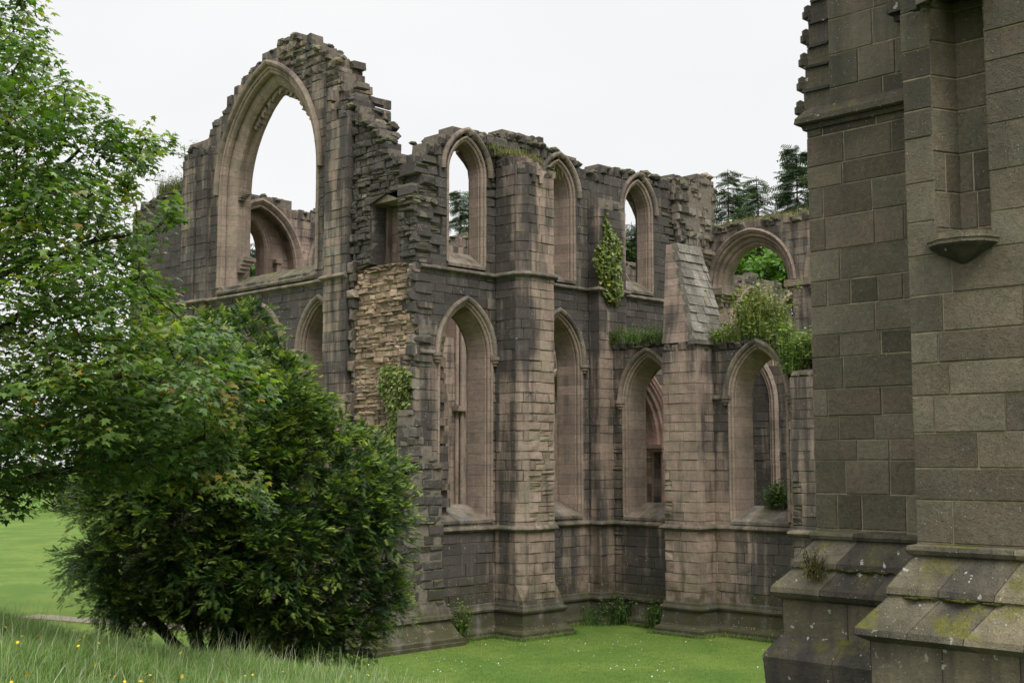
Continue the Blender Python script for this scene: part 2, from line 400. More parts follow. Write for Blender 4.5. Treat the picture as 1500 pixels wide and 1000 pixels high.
def moulding(wall, mb, cs, w, zs, Rr, zb, prof, legs=True, stain=.2, hue=None, step=.33, na=9, skip=0.0):
    rows = [[wall.P(a, z, d) for a, z in arch_rows(cs, w, zs, Rr, zb, r, legs, step, na)] for r, d in prof]
    n = len(rows[0])
    k = 0; col = blk(stain, hue); dj = 0
    for i in range(n - 1):
        if i == n // 2 - 1: continue            # the joint between the two mirrored halves at the apex
        inarch = legs is False or zs - .01 < rows[0][i][2]
        if not inarch or i % 2 == 0: col = blk(stain + R.uniform(-.15, .15), hue); dj = R.uniform(-.006, .006)
        sh = Vector((wall.nr[0] * dj, wall.nr[1] * dj, 0))
        for j in range(len(prof) - 1):
            q = [Vector(rows[j][i]) + sh, Vector(rows[j + 1][i]) + sh, Vector(rows[j + 1][i + 1]) + sh, Vector(rows[j][i + 1]) + sh]
            # a fine recessed joint at each stone
            e = .03
            a, b = q[0].lerp(q[3], e), q[1].lerp(q[2], e)
            mb.face([tuple(a), tuple(b), tuple(q[2]), tuple(q[3])], col)
            mb.face([tuple(q[0]), tuple(q[1]), tuple(b), tuple(a)], (0, 0, .75))
    if not legs:                                # close the cut ends of a hood
        for i in (0, n - 1): mb.face([rows[j][i] for j in range(len(prof))], col)
    return mb
def offs(path, o):
    out = []
    n = len(path)
    nr = []
    for (x0, y0), (x1, y1) in zip(path, path[1:]):
        l = math.hypot(x1 - x0, y1 - y0); nr.append(((y1 - y0) / l, -(x1 - x0) / l))
    for i in range(n):
        if i == 0: m = nr[0]; k = 1
        elif i == n - 1: m = nr[-1]; k = 1
        else:
            m = (nr[i - 1][0] + nr[i][0], nr[i - 1][1] + nr[i][1]); l2 = m[0] ** 2 + m[1] ** 2
            k = 2 / max(l2, .2)
            out.append((path[i][0] + m[0] * k * o, path[i][1] + m[1] * k * o)); continue
        out.append((path[i][0] + m[0] * o, path[i][1] + m[1] * o))
    return out
def course_band(mb, path, prof, stain=.4, hue=None, seg=.75, cap=True, j=.006):
    rows = [offs(path, o) for o, z in prof]
    for i in range(len(path) - 1):
        l = math.dist(path[i], path[i + 1]); n = max(1, round(l / seg))
        for k in range(n):
            col = blk(stain + R.uniform(-.15, .15), hue)
            t0, t1 = k / n, (k + 1) / n
            jz = 0
            V = []
            for (o, z), row in zip(prof, rows):
                (x0, y0), (x1, y1) = row[i], row[i + 1]
                V.append(((x0 + (x1 - x0) * t0, y0 + (y1 - y0) * t0, z + jz), (x0 + (x1 - x0) * t1, y0 + (y1 - y0) * t1, z + jz)))
            e = .012 / max(l / n, .1)
            for a, b in zip(V, V[1:]):
                A, B = Vector(a[0]).lerp(Vector(a[1]), e), Vector(b[0]).lerp(Vector(b[1]), e)
                mb.face([tuple(A), a[1], b[1], tuple(B)], col); mb.face([a[0], tuple(A), tuple(B), b[0]], (0, 0, .8))
            if cap and i == 0 and k == 0: mb.face([a[0] for a in V], col)
            if cap and i == len(path) - 2 and k == n - 1: mb.face([a[1] for a in V], col)
    return mb

HOOD = [(.05, -.02), (.05, .05), (.08, .10), (.14, .13), (.20, .11), (.215, .06), (.20, -.03)]
def window(wall, cs, w, zs, rise, zb, name, parent, stain=.2, hue=.7, splay=.22, deep=.8, hood=True, sill=True, legs=True, hoodstain=.55, stops=True, ho=0):
    Rr = Rfor(w, rise)
    prof = [(.07, -.02), (.07, .02), (.03, .035), (-.01, .01), (-.015, -.04), (-.05, -.03), (-.085, -.06), (-.095, -.11), (-.08, -.15), (-.11, -.17),
            (-.11 - (splay - .11) * .5, -.17 - (deep - .17) * .5), (-splay, -deep), (-splay, -deep - .08), (.1, -deep - .09)]
    mb = MB(); moulding(wall, mb, cs, w, zs, Rr, zb, prof, legs, stain, hue)
    o = mb.build(name, M_DRESS, parent)
    if hood:
        mb = MB(); moulding(wall, mb, cs, w, zs, Rr, zb, [(r_ + ho, d_) for r_, d_ in HOOD], False, hoodstain, .3, na=8)
        if stops:
            for sg in (-1, 1):
                a = cs + sg * (w + .13)
                for (r, z0, z1) in ((.18, zs - .08, zs + .02), (.14, zs - .18, zs - .08), (.09, zs - .27, zs - .18)):
                    ring = [(a + r * math.cos(t * math.pi / 4), r * math.sin(t * math.pi / 4)) for t in range(8)]
                    lo = [wall.P(x, z0, .02 + y * 1.1) for x, y in ring]; hi = [wall.P(x, z1, .02 + y * 1.1) for x, y in ring]
                    mb.faces(lo + hi, [(i, (i + 1) % 8, (i + 1) % 8 + 8, i + 8) for i in range(8)] + [tuple(range(8)), tuple(range(8, 16))], blk(.4, .5))
        mb.build('hood_mould', M_DRESS, o)
    if sill:
        mb = MB(); n = 3
        for k in range(n):
            a0 = cs - w - .02 + (2 * w + .04) * k / n + .006; a1 = cs - w - .02 + (2 * w + .04) * (k + 1) / n - .006
            vs = [wall.P(a, z, d) for a in (a0, a1) for z, d in ((zb - .12, .05), (zb - .03, .06), (zb + .42, -deep - .05), (zb + .42, -deep - .3), (zb - .12, -deep - .3))]
            mb.faces(vs, [(0, 1, 6, 5), (1, 2, 7, 6), (2, 3, 8, 7), (3, 4, 9, 8), (0, 1, 2, 3, 4), (5, 6, 7, 8, 9)], blk(.55, .2))
        mb.build('sill', M_DRESS, o)
    return o, Rr

def bump_(x, c, w): return math.exp(-((x - c) / w) ** 2)

# ================================================================== THE RUIN
ABBEY = empty('ruined_abbey', (0, 0, 0), 'roofless ruined stone abbey church with tall empty pointed windows beyond the lawn', 'ruin')
WX = (0, -1); AX = (1, 0)
west = Wall((0, 0), (1, 0), (0, -1))          # side wall, faces the camera's right
gab = Wall((0, 0), (0, 1), (-1, 0))           # gable, s = Y
ais = Wall((8.2, 0), (0, 1), (-1, 0))         # low aisle wall, s = Y
arc = Wall((14.5, 0), (0, 1), (-1, 0))        # arcade wall
east = Wall((0, 12.6), (1, 0), (0, -1))       # far side wall, inner face
BAY = [1.9, 6.07, 10.25]
LW, LZS, LRISE, LZB = 1.08, 8.5, 1.62, 3.55
UW, UZS, URISE, UZB = .76, 14.15, 1.12, 11.32

# ---- side wall
def st_west(s, z):
    v = .72
    if z < 3.3: v = .62 + .25 * bump_(s, 1.6, 1.2) - .25 * bump_(s, 4.4, .8) + .1
    elif z < 8: v = .45 - .35 * bump_(s, 2.9, .9) + .25 * bump_(s, .3, .5) + .3 * bump_(s, 3.3, .25)
    elif z > 9.3: v = .82
    if 6.9 < s < 8 and z < 9: v = .35
    return v
def er_west(s, z): return .9 * bump_(s, 2.85, .45) * (1 if 3.5 < z < 8 else .2) + (1.2 if z > 13.2 and (2.9 < s < 5.2 or s > 11.8) or z > 11.3 and s < .75 else 0)
top = xz([(612, 300), (606, 294), (607, 274), (614, 262), (613, 240), (626, 215), (650, 200), (683, 187), (702, 199), (722, 195), (752, 194), (790, 208), (816, 222), (836, 232),
          (866, 250), (892, 246), (922, 250), (942, 250), (970, 262), (1012, 261), (1034, 256), (1046, 268), (1040, 292), (1026, 306)], 0)
out_w = [(0.0, 0.0)] + [(max(p[0], -.25), p[1]) for p in top] + [(14.35, 13.2), (14.4, 0)]
HA = (10.1, 1.7, 5.9, 2.6)
holes = [arch_poly(HA[0], HA[1], HA[2], Rfor(HA[1], HA[3]), -1, .03)] + [arch_poly(c, LW, LZS, Rfor(LW, LRISE), LZB, .04) for c in BAY[:2]] + [arch_poly(c, UW, UZS, Rfor(UW, URISE), UZB, .04) for c in BAY]
mb = MB(); west.lay(mb, out_w, holes, T=.78, stain=st_west, erode=er_west, hue=lambda s, z: .55 if z < 8 else .25, rs=1)
cap_rocks(mb, west, out_w[7:-2], 1.3, .05, seed=2)
mb.build('side_wall', [M_RUIN, M_MORTD], ABBEY)
wi = Wall((0, .91), (1, 0), (0, -1))
ih = [arch_poly(c + .15, 1.8, 8.0, Rfor(1.8, 2.3), 3.0) for c in BAY[:2]] + [arch_poly(c + .1, 1.75, 13.4, Rfor(1.75, 2.1), 10.9) for c in BAY] + [arch_poly(10.1, 2.0, 5.9, Rfor(2.0, 3.0), -1)]
mb = MB(); wi.lay(mb, [(max(p[0] + .1, 1.0), p[1] - .12) for p in out_w], ih, T=.55, h=(.2, .3), bl=(.25, .6), rough=.02, proud=.02, stain=lambda s, z: .35, rs=2, core=False)
mb.build('side_wall_core', [M_RUB, M_MORTD], ABBEY)
mb = MB(); moulding(west, mb, HA[0], HA[1], HA[2], Rfor(HA[1], HA[3]), HA[2], [(.30, -.02), (.30, .08), (.22, .12), (.14, .06), (.08, .10), (.02, .03), (-.04, .06), (-.1, -.03), (-.2, -.06), (-.24, -.16), (-.34, -.2), (-.38, -.32), (-.38, -.5), (-.2, -.78)], False, .0, .65, na=12)
for sg in (-1, 1):
    x = HA[0] + sg * (HA[1] - .06)
    for k, (r, z0, z1) in enumerate(((.44, HA[2] - .14, HA[2]), (.36, HA[2] - .26, HA[2] - .14))): mb.box((x - r, -.12 + .05 * k, z0), (x + r, .75, z1 - .003), blk(.05, .6), j=.006)
    z = 0
    while z < HA[2] - .27:
        h = min(R.uniform(.3, .4), HA[2] - .26 - z); c_ = blk(.0, .65)
        for dx, r in ((-.2, .09), (0, .14), (.2, .09)):
            ring = [(x + dx + r * math.cos(i * math.pi / 4), .0 + r * math.sin(i * math.pi / 4)) for i in range(8)]
            mb.faces([(a, b, z + .003) for a, b in ring] + [(a, b, z + h - .003) for a, b in ring], [(i, (i + 1) % 8, (i + 1) % 8 + 8, i + 8) for i in range(8)], c_)
        z += h
mb.build('aisle_arch', stone('rosy_sheltered_stone', [(.36, .22, .18), ROSE, (.33, .20, .165), PINK], moss=.1, stain_gain=.5), ABBEY)
for c in BAY[:2]: window(west, c, LW, LZS, LRISE, LZB, 'lancet_window', ABBEY, stain=.12, splay=.24)
for c in BAY: window(west, c, UW, UZS, URISE, UZB, 'upper_lancet_window', ABBEY, stain=.18, splay=.26 if c == BAY[1] else .12, deep=.95 if c == BAY[1] else .5, hoodstain=.5, stops=False, ho=.11)

# ---- buttress between the first two bays, and the shallow one where the aisle begins
def buttress(x0, x1, p, ztop, name, stF, stN, er=None, cap=True):
    mb = MB()
    f = Wall((0, -p), (1, 0), (0, -1))
    f.lay(mb, [(x0, 0), (x0, ztop[0]), ((x0 + x1) / 2, ztop[1]), (x1, ztop[2]), (x1, 0)], T=.4, stain=stF, hue=lambda s, z: .6, erode=er, ej=.03, rs=5, vj=.012)
    n = Wall((x0, 0), (0, 1), (-1, 0))
    n.lay(mb, [(-p + .402, 0), (-p + .402, ztop[0]), (-.005, ztop[0] + .3), (-.005, 0)], T=.4, stain=stN, hue=lambda s, z: .45, ej=.03, rs=6, vj=.004)
    s_ = Wall((x1, 0), (0, 1), (1, 0))
    s_.lay(mb, [(-p + .402, 0), (-p + .402, ztop[2]), (-.005, ztop[2] + .3), (-.005, 0)], T=.4, stain=stF, ej=.03, rs=7, vj=.004)
    # weathered rubble filling and cap
    k = MB()
    for z in np.arange(0, ztop[0] - .3, 2.0):
        k.box((x0 + .41, -p + .41, z), (x1 - .41, -.01, min(z + 2, ztop[0] - .3)), (.4, .5, .5), 1)
    mb.v, off = mb.v, len(mb.v)
    mb.f += [tuple(i + off for i in f_) for f_ in k.f]; mb.v += k.v; mb.c += k.c; mb.m += k.m
    return mb.build(name, [M_RUIN, M_MORTD], ABBEY)
def facets(path, z0, tops, name, stf, erode=None):
    mb = MB()
    for k, ((x0, y0), (x1, y1)) in enumerate(zip(path, path[1:])):
        l = math.hypot(x1 - x0, y1 - y0); al = ((x1 - x0) / l, (y1 - y0) / l)
        w = Wall((x0, y0), al, (al[1], -al[0]))
        w.lay(mb, [(0, z0), (0, tops[k]), (l, tops[k + 1]), (l, z0)], T=.3, bl=(.3, .62), stain=lambda s_, z, k=k: stf(k, s_, z), hue=lambda s_, z: .55, erode=(lambda s_, z, k=k: erode(k, s_, z)) if erode else None, ej=.03, rs=60 + k, vj=.004)
    return mb
BP = [(3.13, -.02), (3.13, -.90), (3.42, -1.2), (4.56, -1.2), (4.86, -.90), (4.86, -.02)]
def st_b1(k, s_, z):
    if k == 0: return (.72 if z > 8 else .5) - .25 * (s_ > .6) * (z < 8)
    if k == 1: return .62 if z > 9 else .32
    if k == 2: return (.34 if z > 11 else .30 if z > 8.5 else .06) + .25 * bump_(s_, .1, .2) * (z > 8.5) + (.25 * bump_(s_, .7, .3) if z < 3.2 else 0)
    return .6 if z > 8 else .3
mb = facets(BP, 1.12, [15.0, 14.55, 14.45, 14.6, 14.5, 14.8], 'buttress', st_b1, lambda k, s_, z: (.30 + .35 * bump_(z, 5.6, 1.5) if 1 < z < 8.5 else .1) if k == 2 else (.2 if k == 1 and z < 8 else 0))
for pts_, k in (([(3.13, -.02), (3.13, -1.2)], 0), ([(3.13, -1.2), (4.86, -1.2)], 2), ([(4.86, -1.2), (4.86, -.02)], 4)):
    (x0, y0), (x1, y1) = pts_; l = math.hypot(x1 - x0, y1 - y0); al = ((x1 - x0) / l, (y1 - y0) / l)
    Wall((x0, y0), al, (al[1], -al[0])).lay(mb, [(0 if k != 4 else .302, 0), (0 if k != 4 else .302, 1.12), (l if k != 0 else l - .302, 1.12), (l if k != 0 else l - .302, 0)], T=.3, stain=lambda s_, z: .5, hue=lambda s_, z: .4, rs=70 + k, vj=.003)
for cx, a_, b_ in ((3.13, (3.13, -.90), (3.42, -1.2)), (4.86, (4.56, -1.2), (4.86, -.90))):   # broach stops
    mb.faces([(cx, -1.2, 1.12), (*a_, 1.58), (*b_, 1.58), (a_[0], a_[1], 1.12), (b_[0], b_[1], 1.12)], [(0, 1, 2), (0, 3, 1), (0, 2, 4)], blk(.3, .5))
mb.faces([(x, y, 1.12) for x, y in BP], [tuple(range(6))], blk(.4)); 
k = MB()
for z in np.arange(0, 14, 2.0): mb.box((3.46, -.86, z), (4.34, -.03, min(z + 2, 14.2)), (.4, .5, .5), 1)
b1 = mb.build('buttress', [M_RUIN, M_MORTD], ABBEY)
mb = MB()                                      # broken slabs over the buttress head
for k in range(30):
    x = R.uniform(3.15, 4.5); y = R.uniform(-1.15, -.1); z = 14.45 + (y + 1.2) * .55
    mb.box((x, y, z - .2), (x + R.uniform(.3, .5), y + R.uniform(.25, .45), z + R.uniform(.02, .14)), blk(.5), j=.04)
for sx in (-.16, .16): mb.box((3.75 + sx - .08, -1.30, 13.95), (3.75 + sx + .08, -1.15, 14.2), blk(.8), j=.02)
mb.faces([(3.45, -1.28, 14.2), (4.05, -1.28, 14.2), (3.75, -1.28, 14.62), (3.45, -.8, 14.2), (4.05, -.8, 14.2), (3.75, -.8, 14.62)], [(0, 1, 2), (3, 5, 4), (0, 2, 5, 3), (1, 4, 5, 2), (0, 3, 4, 1)], blk(.6))
mb.build('buttress_head', M_RUIN, b1)
b2 = buttress(7.52, 8.95, .5, (14.1, 14.25, 14.2), 'shallow_buttress', lambda s, z: .6 if z > 9 else .3, lambda s, z: .7 if z > 8 else .55)

# ---- gable
ga_out = yz([(262, 455), (270, 222), (300, 204), (306, 190), (322, 166), (334, 142), (346, 124), (360, 106), (372, 92), (390, 74), (410, 57), (430, 50), (450, 57), (472, 74), (494, 83),
             (498, 110), (511, 140), (516, 150)], 0)
GE = 3.12
ga_out = [(13.7, 0), (13.7, 11)] + ga_out[1:] + [(GE, 17.6), (GE, 0)]
GC, GW, GZS, GRISE, GZB = 8.12, 2.98, 14.9, 4.05, 11.5
GR = Rfor(GW, GRISE)
gl = [4.93, 8.12, 11.3]
def st_gab(s, z):
    v = .5
    if z < 11: v = .8 - .3 * bump_(s, 4.0, .5)
    elif s < 4.6: v = .55 - .2 * bump_(s, 4.5, .3) + .3 * bump_(s, 3.4, .3)
    elif s > 11: v = .5
    return v
gh = [arch_poly(GC, GW, GZS, GR, GZB, .06)] + [arch_poly(c, 1.05, 8.9, Rfor(1.05, 1.6), 4.0, .04) for c in gl]
mb = MB(); gab.lay(mb, ga_out, gh, T=.6, stain=st_gab, hue=lambda s, z: .3, rs=8, ej=.16, erode=lambda s, z: 1.4 if z > 17.9 - .35 * max(0, s - 5) and s < 9 and z > 16.5 else (.9 if s < 4.6 and z > 15.5 else 0))
cap_rocks(mb, gab, ga_out[9:-1], 1.1, .07, seed=3)
mb.build('gable_wall', [M_RUIN, M_MORTD], ABBEY)
gi = Wall((.61, 0), (0, 1), (-1, 0))
mb = MB(); gi.lay(mb, [(p[0], p[1] - .1) for p in ga_out], [arch_poly(GC, 2.75, 14.9, Rfor(2.75, 3.9), 11.4)] + [arch_poly(c, 1.1, 8.8, Rfor(1.1, 1.6), 3.9) for c in gl], T=.52,
                  h=(.18, .3), bl=(.25, .55), rough=.02, proud=.03, rs=9, core=False, stain=lambda s, z: .45, ej=.16)
mb.build('gable_core', [M_RUB, M_MORTD], ABBEY)
mb = MB()
gp = [(.08, -.02), (.08, .03), (.03, .05), (-.03, .03), (-.05, -.02), (-.12, -.01), (-.16, -.06), (-.18, -.16), (-.12, -.20), (-.20, -.24), (-.36, -.30), (-.50, -.42), (-.50, -.50),
      (-.44, -.54), (-.44, -.66), (-.50, -.70), (-.50, -.76), (-.40, -.86), (-.32, -1.0), (-.30, -1.12), (-.1, -1.14)]
moulding(gab, mb, GC, GW, GZS, GR, GZB, gp, True, .14, .62, na=15, step=.36)
gwin = mb.build('great_window', M_DRESS, ABBEY)
mb = MB(); moulding(gab, mb, GC, GW, GZS, GR, GZB, [(.07, -.02), (.07, .06), (.11, .14), (.19, .17), (.27, .13), (.28, .05), (.25, -.04)], False, .38, .4, na=14)
mb.build('hood_mould', M_DRESS, gwin)
# stumps of the vanished tracery round the inside of the arch
mb = MB()
row = arch_rows(GC, GW, GZS, GR, GZB, -.46, False, .33, 30)
for i, (a, z) in enumerate(row):
    if i in (30, 31) or i % 2 == 0 and R.random() < .35: continue
    if i > 44: continue
    t = Vector((row[min(i + 1, 60)][0] - row[i - 1 if i else 0][0], row[min(i + 1, 60)][1] - row[i - 1 if i else 0][1])).normalized(); nn = Vector((t.y, -t.x))
    if nn.dot(Vector((GC - a, GZS - z))) < 0: nn = -nn
    w_, h_ = R.uniform(.07, .13), R.uniform(.15, .32)
    pts = [(-w_, -.03), (w_, -.03), (w_ * R.uniform(.4, 1.1), h_), (-w_ * R.uniform(.4, 1.1), h_ * R.uniform(.5, 1))]
    vs = [gab.P(a + t.x * u + nn.x * v, z + t.y * u + nn.y * v, d) for d in (-.52, -.74) for u, v in pts]
    mb = MB(); mb.faces(vs, [(0, 1, 2, 3), (7, 6, 5, 4), (0, 4, 5, 1), (1, 5, 6, 2), (2, 6, 7, 3), (3, 7, 4, 0)], blk(.25, .5))
    mb.build('tracery_stump', M_DRESS, gwin)
for (sy, z, w_, h_, d_) in ((GC + GW - .55, 15.0, .22, .30, .35), (GC + GW - .55, 12.6, .34, .55, .5)):
    mb = MB()
    for k in range(4):
        a = 1 - k * .2
        mb.box((.5 - .02 * k, sy - w_ * a, z - h_ * (k + 1) / 4), (.5 + d_ * (1 - k * .15), sy + .12, z - h_ * k / 4 - .004), blk(.45, .4), j=.012)
    mb.build('capital', M_DRESS, gwin)
mb = MB()                                      # sloping lichen-spotted sill slabs
for k in range(9):
    a0 = GC - GW + .0 + 2 * GW * k / 9 + .008; a1 = a0 + 2 * GW / 9 - .016
    vs = [gab.P(a, z + R.uniform(-.015, .015), d) for a in (a0, a1) for z, d in ((GZB - .28, .10), (GZB - .20, .12), (GZB + .42, -.9), (GZB + .42, -1.12), (GZB - .3, -1.12))]
    mb.faces(vs, [(0, 1, 6, 5), (1, 2, 7, 6), (2, 3, 8, 7), (3, 4, 9, 8), (0, 1, 2, 3, 4), (5, 6, 7, 8, 9)], blk(.2, .1))
mb.build('sill', M_PLINTH, gwin)
for c in gl: window(gab, c, 1.02, 8.95, 1.5, 4.05, 'lancet_window', ABBEY, stain=.15, hoodstain=.4)
# clasping strips either side of the great window
def strip(y0, y1, p, zt, name, stf):
    mb = MB(); f = Wall((-p, 0), (0, 1), (-1, 0))
    f.lay(mb, [(y0, 0), (y0, zt[0]), (y1, zt[1]), (y1, 0)], T=p - .004, stain=stf, hue=lambda s, z: .35, rs=12, core=False, vj=.01, ej=.05)
    return mb.build(name, [M_RUIN, M_MORTD], ABBEY)
strip(3.14, 4.35, .30, (16.3, 17.3), 'clasping_strip', lambda s, z: .58 if s < 3.8 and z > 8 else .3)
strip(11.75, 12.45, .16, (16.8, 16.9), 'clasping_strip', lambda s, z: .5)
strip(12.5, 13.38, .22, (16.95, 16.9), 'clasping_strip', lambda s, z: .62)

# ---- broken corner turret
tu_out = [(0.0, 0), (0.0, 13.2)] + yz([(604, 296), (590, 292), (591, 230), (572, 226), (570, 206), (556, 192), (546, 178), (530, 166), (516, 150)], 0) + [(GE - .01, 17.5), (GE - .01, 0)]
nich = [(.82, 11.25), (2.2, 11.25), (2.2, 13.2), (.82, 13.2)]
rub = [(.16, 5.0), (.16, 11.2), (2.9, 11.2), (2.9, 5.0)]
mb = MB(); t0 = Wall((-.14, 0), (0, 1), (-1, 0))
t0.lay(mb, tu_out, [nich, rub], T=.6, h=(.11, .27), bl=(.16, .48), rough=.03, proud=.06, cd=.09, seed=21, stain=lambda s, z: .78 if z > 11 else .62, hue=lambda s, z: .2, rs=14, ch=.035, ej=.12, vj=.1)
TM = mb
cap_rocks(mb, t0, tu_out[1:-1], 1.3, .075, (.1, .2), seed=4)
for ya, yb in ((-.03, .30), (2.78, 3.13)):
    for z0, z1 in courses(3, 4.2, 13.4, (.24, .36)):
        if R.random() < .3: continue
        Wall((-.09, 0), (0, 1), (-1, 0)).block(TM, ya + (R.uniform(-.02, .02) if ya < 1 else R.uniform(-.1, .2)), yb + (R.uniform(-.2, .12) if ya < 1 else 0), ya + .02, yb - .02, z0, z1, .1, R.uniform(.06, .26), .03, blk(R.choice((.2, .5, .8)), .2), .05)
tur = mb.build('corner_turret', [M_RUIN, M_MORTD], ABBEY)
mb = MB(); Wall((-.09, 0), (0, 1), (-1, 0)).lay(mb, [(.08, 4.9), (.08, 11.3), (3.0, 11.3), (3.0, 4.9)], T=.25, h=(.09, .23), bl=(.16, .5), rough=.04, proud=.055, cd=.075, seed=33, stain=lambda s, z: .02 if z > 6.2 else .5, rs=15, ch=.035, g=.003, vj=.1)
mb.build('rubble_core', [M_RUB, M_MORT], tur)
mb = MB(); Wall((.75, 0), (0, 1), (-1, 0)).lay(mb, [(.7, 11.1), (.7, 13.4), (2.4, 13.4), (2.4, 11.1)], T=.4, stain=lambda s, z: .05, hue=lambda s, z: .6, rs=16)
mb.box((-.05, .6, 13.2), (.74, 2.4, 13.5), blk(.4)); mb.box((-.02, .82, 11.1), (.74, 2.2, 11.26), blk(.3))
mb.box((.55, .62, 11.2), (.76, .84, 13.3), blk(.2, .6)); mb.box((.55, 2.18, 11.2), (.76, 2.4, 13.3), blk(.2, .6))
mb.build('turret_doorway', M_RUIN, tur)
mb = MB(); Wall((.56, 0), (0, 1), (-1, 0)).lay(mb, [(a + (.75 if z > 12.5 and a < 2.4 else .05), z - (.35 if z > 12.5 else .1)) for a, z in tu_out], [[(.7, 11.1), (2.4, 11.1), (2.4, 13.45), (.7, 13.45)]], T=.9, h=(.15, .3), bl=(.2, .5), rough=.04, proud=.05, rs=17, core=False, stain=lambda s, z: .6)
mb.build('turret_core', [M_RUB, M_MORTD], tur)
# the stump of the turret that still stands out from the wall at its foot
mb = MB()
sw = Wall((0, -.35), (1, 0), (0, -1))
so_ = xz([(648, 760), (648, 690), (622, 640), (604, 600), (598, 600), (596, 700), (588, 800), (560, 880)], -.35)
sw.lay(mb, [(.74, 0)] + so_ + [(-1.75, 2.2), (-1.75, 0)], T=.5, h=(.16, .34), bl=(.22, .6), rough=.03, proud=.06, stain=lambda s, z: .75, hue=lambda s, z: .15, rs=18, ch=.035, ej=.12, vj=.03)
nf = Wall((-1.7, 0), (0, 1), (-1, 0))
nf.lay(mb, [(.16, 0), (.16, 2.0), (1.5, 2.6), (3.2, 2.2), (3.2, 0)], T=.5, rough=.03, proud=.05, stain=lambda s, z: .7, rs=19, ch=.03)
for k in range(150):
    x = R.uniform(-1.6, .1); y = R.uniform(0.16, 3.0); zt = 2.0 + (x + 1.7) * 2.0 + R.uniform(-.3, .4)
    a = R.uniform(.15, .4)
    mb.box((x, y, zt - .6), (x + a, y + a, zt), blk(.6), j=.06)
mb.build('turret_stump', [M_RUIN, M_MORTD], tur)
# ---- low wall beyond the gable, on the left
lw = Wall((1.0, 0), (0, 1), (-1, 0))
mb = MB(); lw.lay(mb, [(13.72, 0), (13.72, 16.0), (15.2, 15.95), (16.2, 16.02), (17.6, 15.95), (19.5, 15.6), (19.5, 0)], T=.9, stain=lambda s, z: 1.7, rs=20)
cap_rocks(mb, lw, [(13.8, 16.0), (15.2, 15.95), (16.2, 16.02), (17.6, 15.95), (19.5, 15.6)], .9, .07, seed=8)
mb.build('return_wall', [M_RUIN, M_MORTD], ABBEY)

# ---- aisle wall
AB = [-1.98, -6.25]
def st_ais(s, z):
    if z > 7.6: v = .68
    elif z < 3.2: v = .45 + .4 * bump_(s, -6.9, 1.0) + .3 * bump_(s, -1.6, .9) - .3 * bump_(s, -5.2, .5)
    else: v = .28 + .45 * bump_(s, -.6, .35) + .5 * bump_(s, -4.95, .18)
    return v
ao = [(.0, 0), (.0, 9.25)] + [(-.9, 9.35), (-1.6, 9.2), (-2.3, 9.3), (-3.2, 8.9), (-4.4, 9.0), (-5.4, 9.05), (-6.0, 9.15), (-6.9, 9.1), (-7.3, 8.6), (-8.0, 8.3), (-9.3, 8.4), (-9.3, 0)]
AW, AZS, ARISE, AZB = 1.02, 7.3, 1.52, 3.5
mb = MB(); ais.lay(mb, ao, [arch_poly(c, AW, AZS, Rfor(AW, ARISE), AZB, .04) for c in AB], T=.9, stain=st_ais, hue=lambda s, z: .6, rs=22, erode=lambda s, z: .5 * bump_(s, -.5, .3) * (z < 6))
cap_rocks(mb, ais, ao[1:-1], 1.3, .05, seed=6)
mb.build('aisle_wall', [M_RUIN, M_MORTD], ABBEY)
mb = MB(); Wall((9.11, 0), (0, 1), (-1, 0)).lay(mb, [(a, z - .08) for a, z in ao], [arch_poly(c - .1, 1.5, 6.9, Rfor(1.5, 1.75), 3.0) for c in AB], T=.5, stain=lambda s, z: .3, rs=23, core=False)
mb.build('aisle_wall_core', [M_RUIN, M_MORTD], ABBEY)
for c in AB: window(ais, c, AW, AZS, ARISE, AZB, 'lancet_window', ABBEY, stain=.08, hue=.75, splay=.24, deep=.8, hoodstain=.5)
def aisle_buttress(y0, y1, p, zt, stf):
    mb = MB()
    f = Wall((8.2 - p, 0), (0, 1), (-1, 0)); f.lay(mb, [(y0, 0), (y0, zt), (y1, zt), (y1, 0)], T=.4, stain=stf, hue=lambda s, z: .6, rs=24, erode=lambda s, z: .8 * bump_(s, y1, .3) * (z < 5), vj=.012)
    w_ = Wall((8.2 - p, y0), (1, 0), (0, -1)); w_.lay(mb, [(.402, 0), (.402, zt), (p + .0, zt), (p, 0)], T=.4, stain=stf, hue=lambda s, z: .6, rs=25, vj=.004)
    e_ = Wall((8.2 - p, y1), (1, 0), (0, 1)); e_.lay(mb, [(.402, 0), (.402, zt), (p + .0, zt), (p, 0)], T=.4, stain=stf, rs=26, vj=.004)
    return mb.build('aisle_buttress', [M_RUIN, M_MORTD], ABBEY)
ab1 = aisle_buttress(-4.62, -3.32, .9, 9.0, lambda s, z: .12 + (.3 if z > 8 else 0))
ab2 = aisle_buttress(-9.25, -7.95, .9, 7.9, lambda s, z: .5)
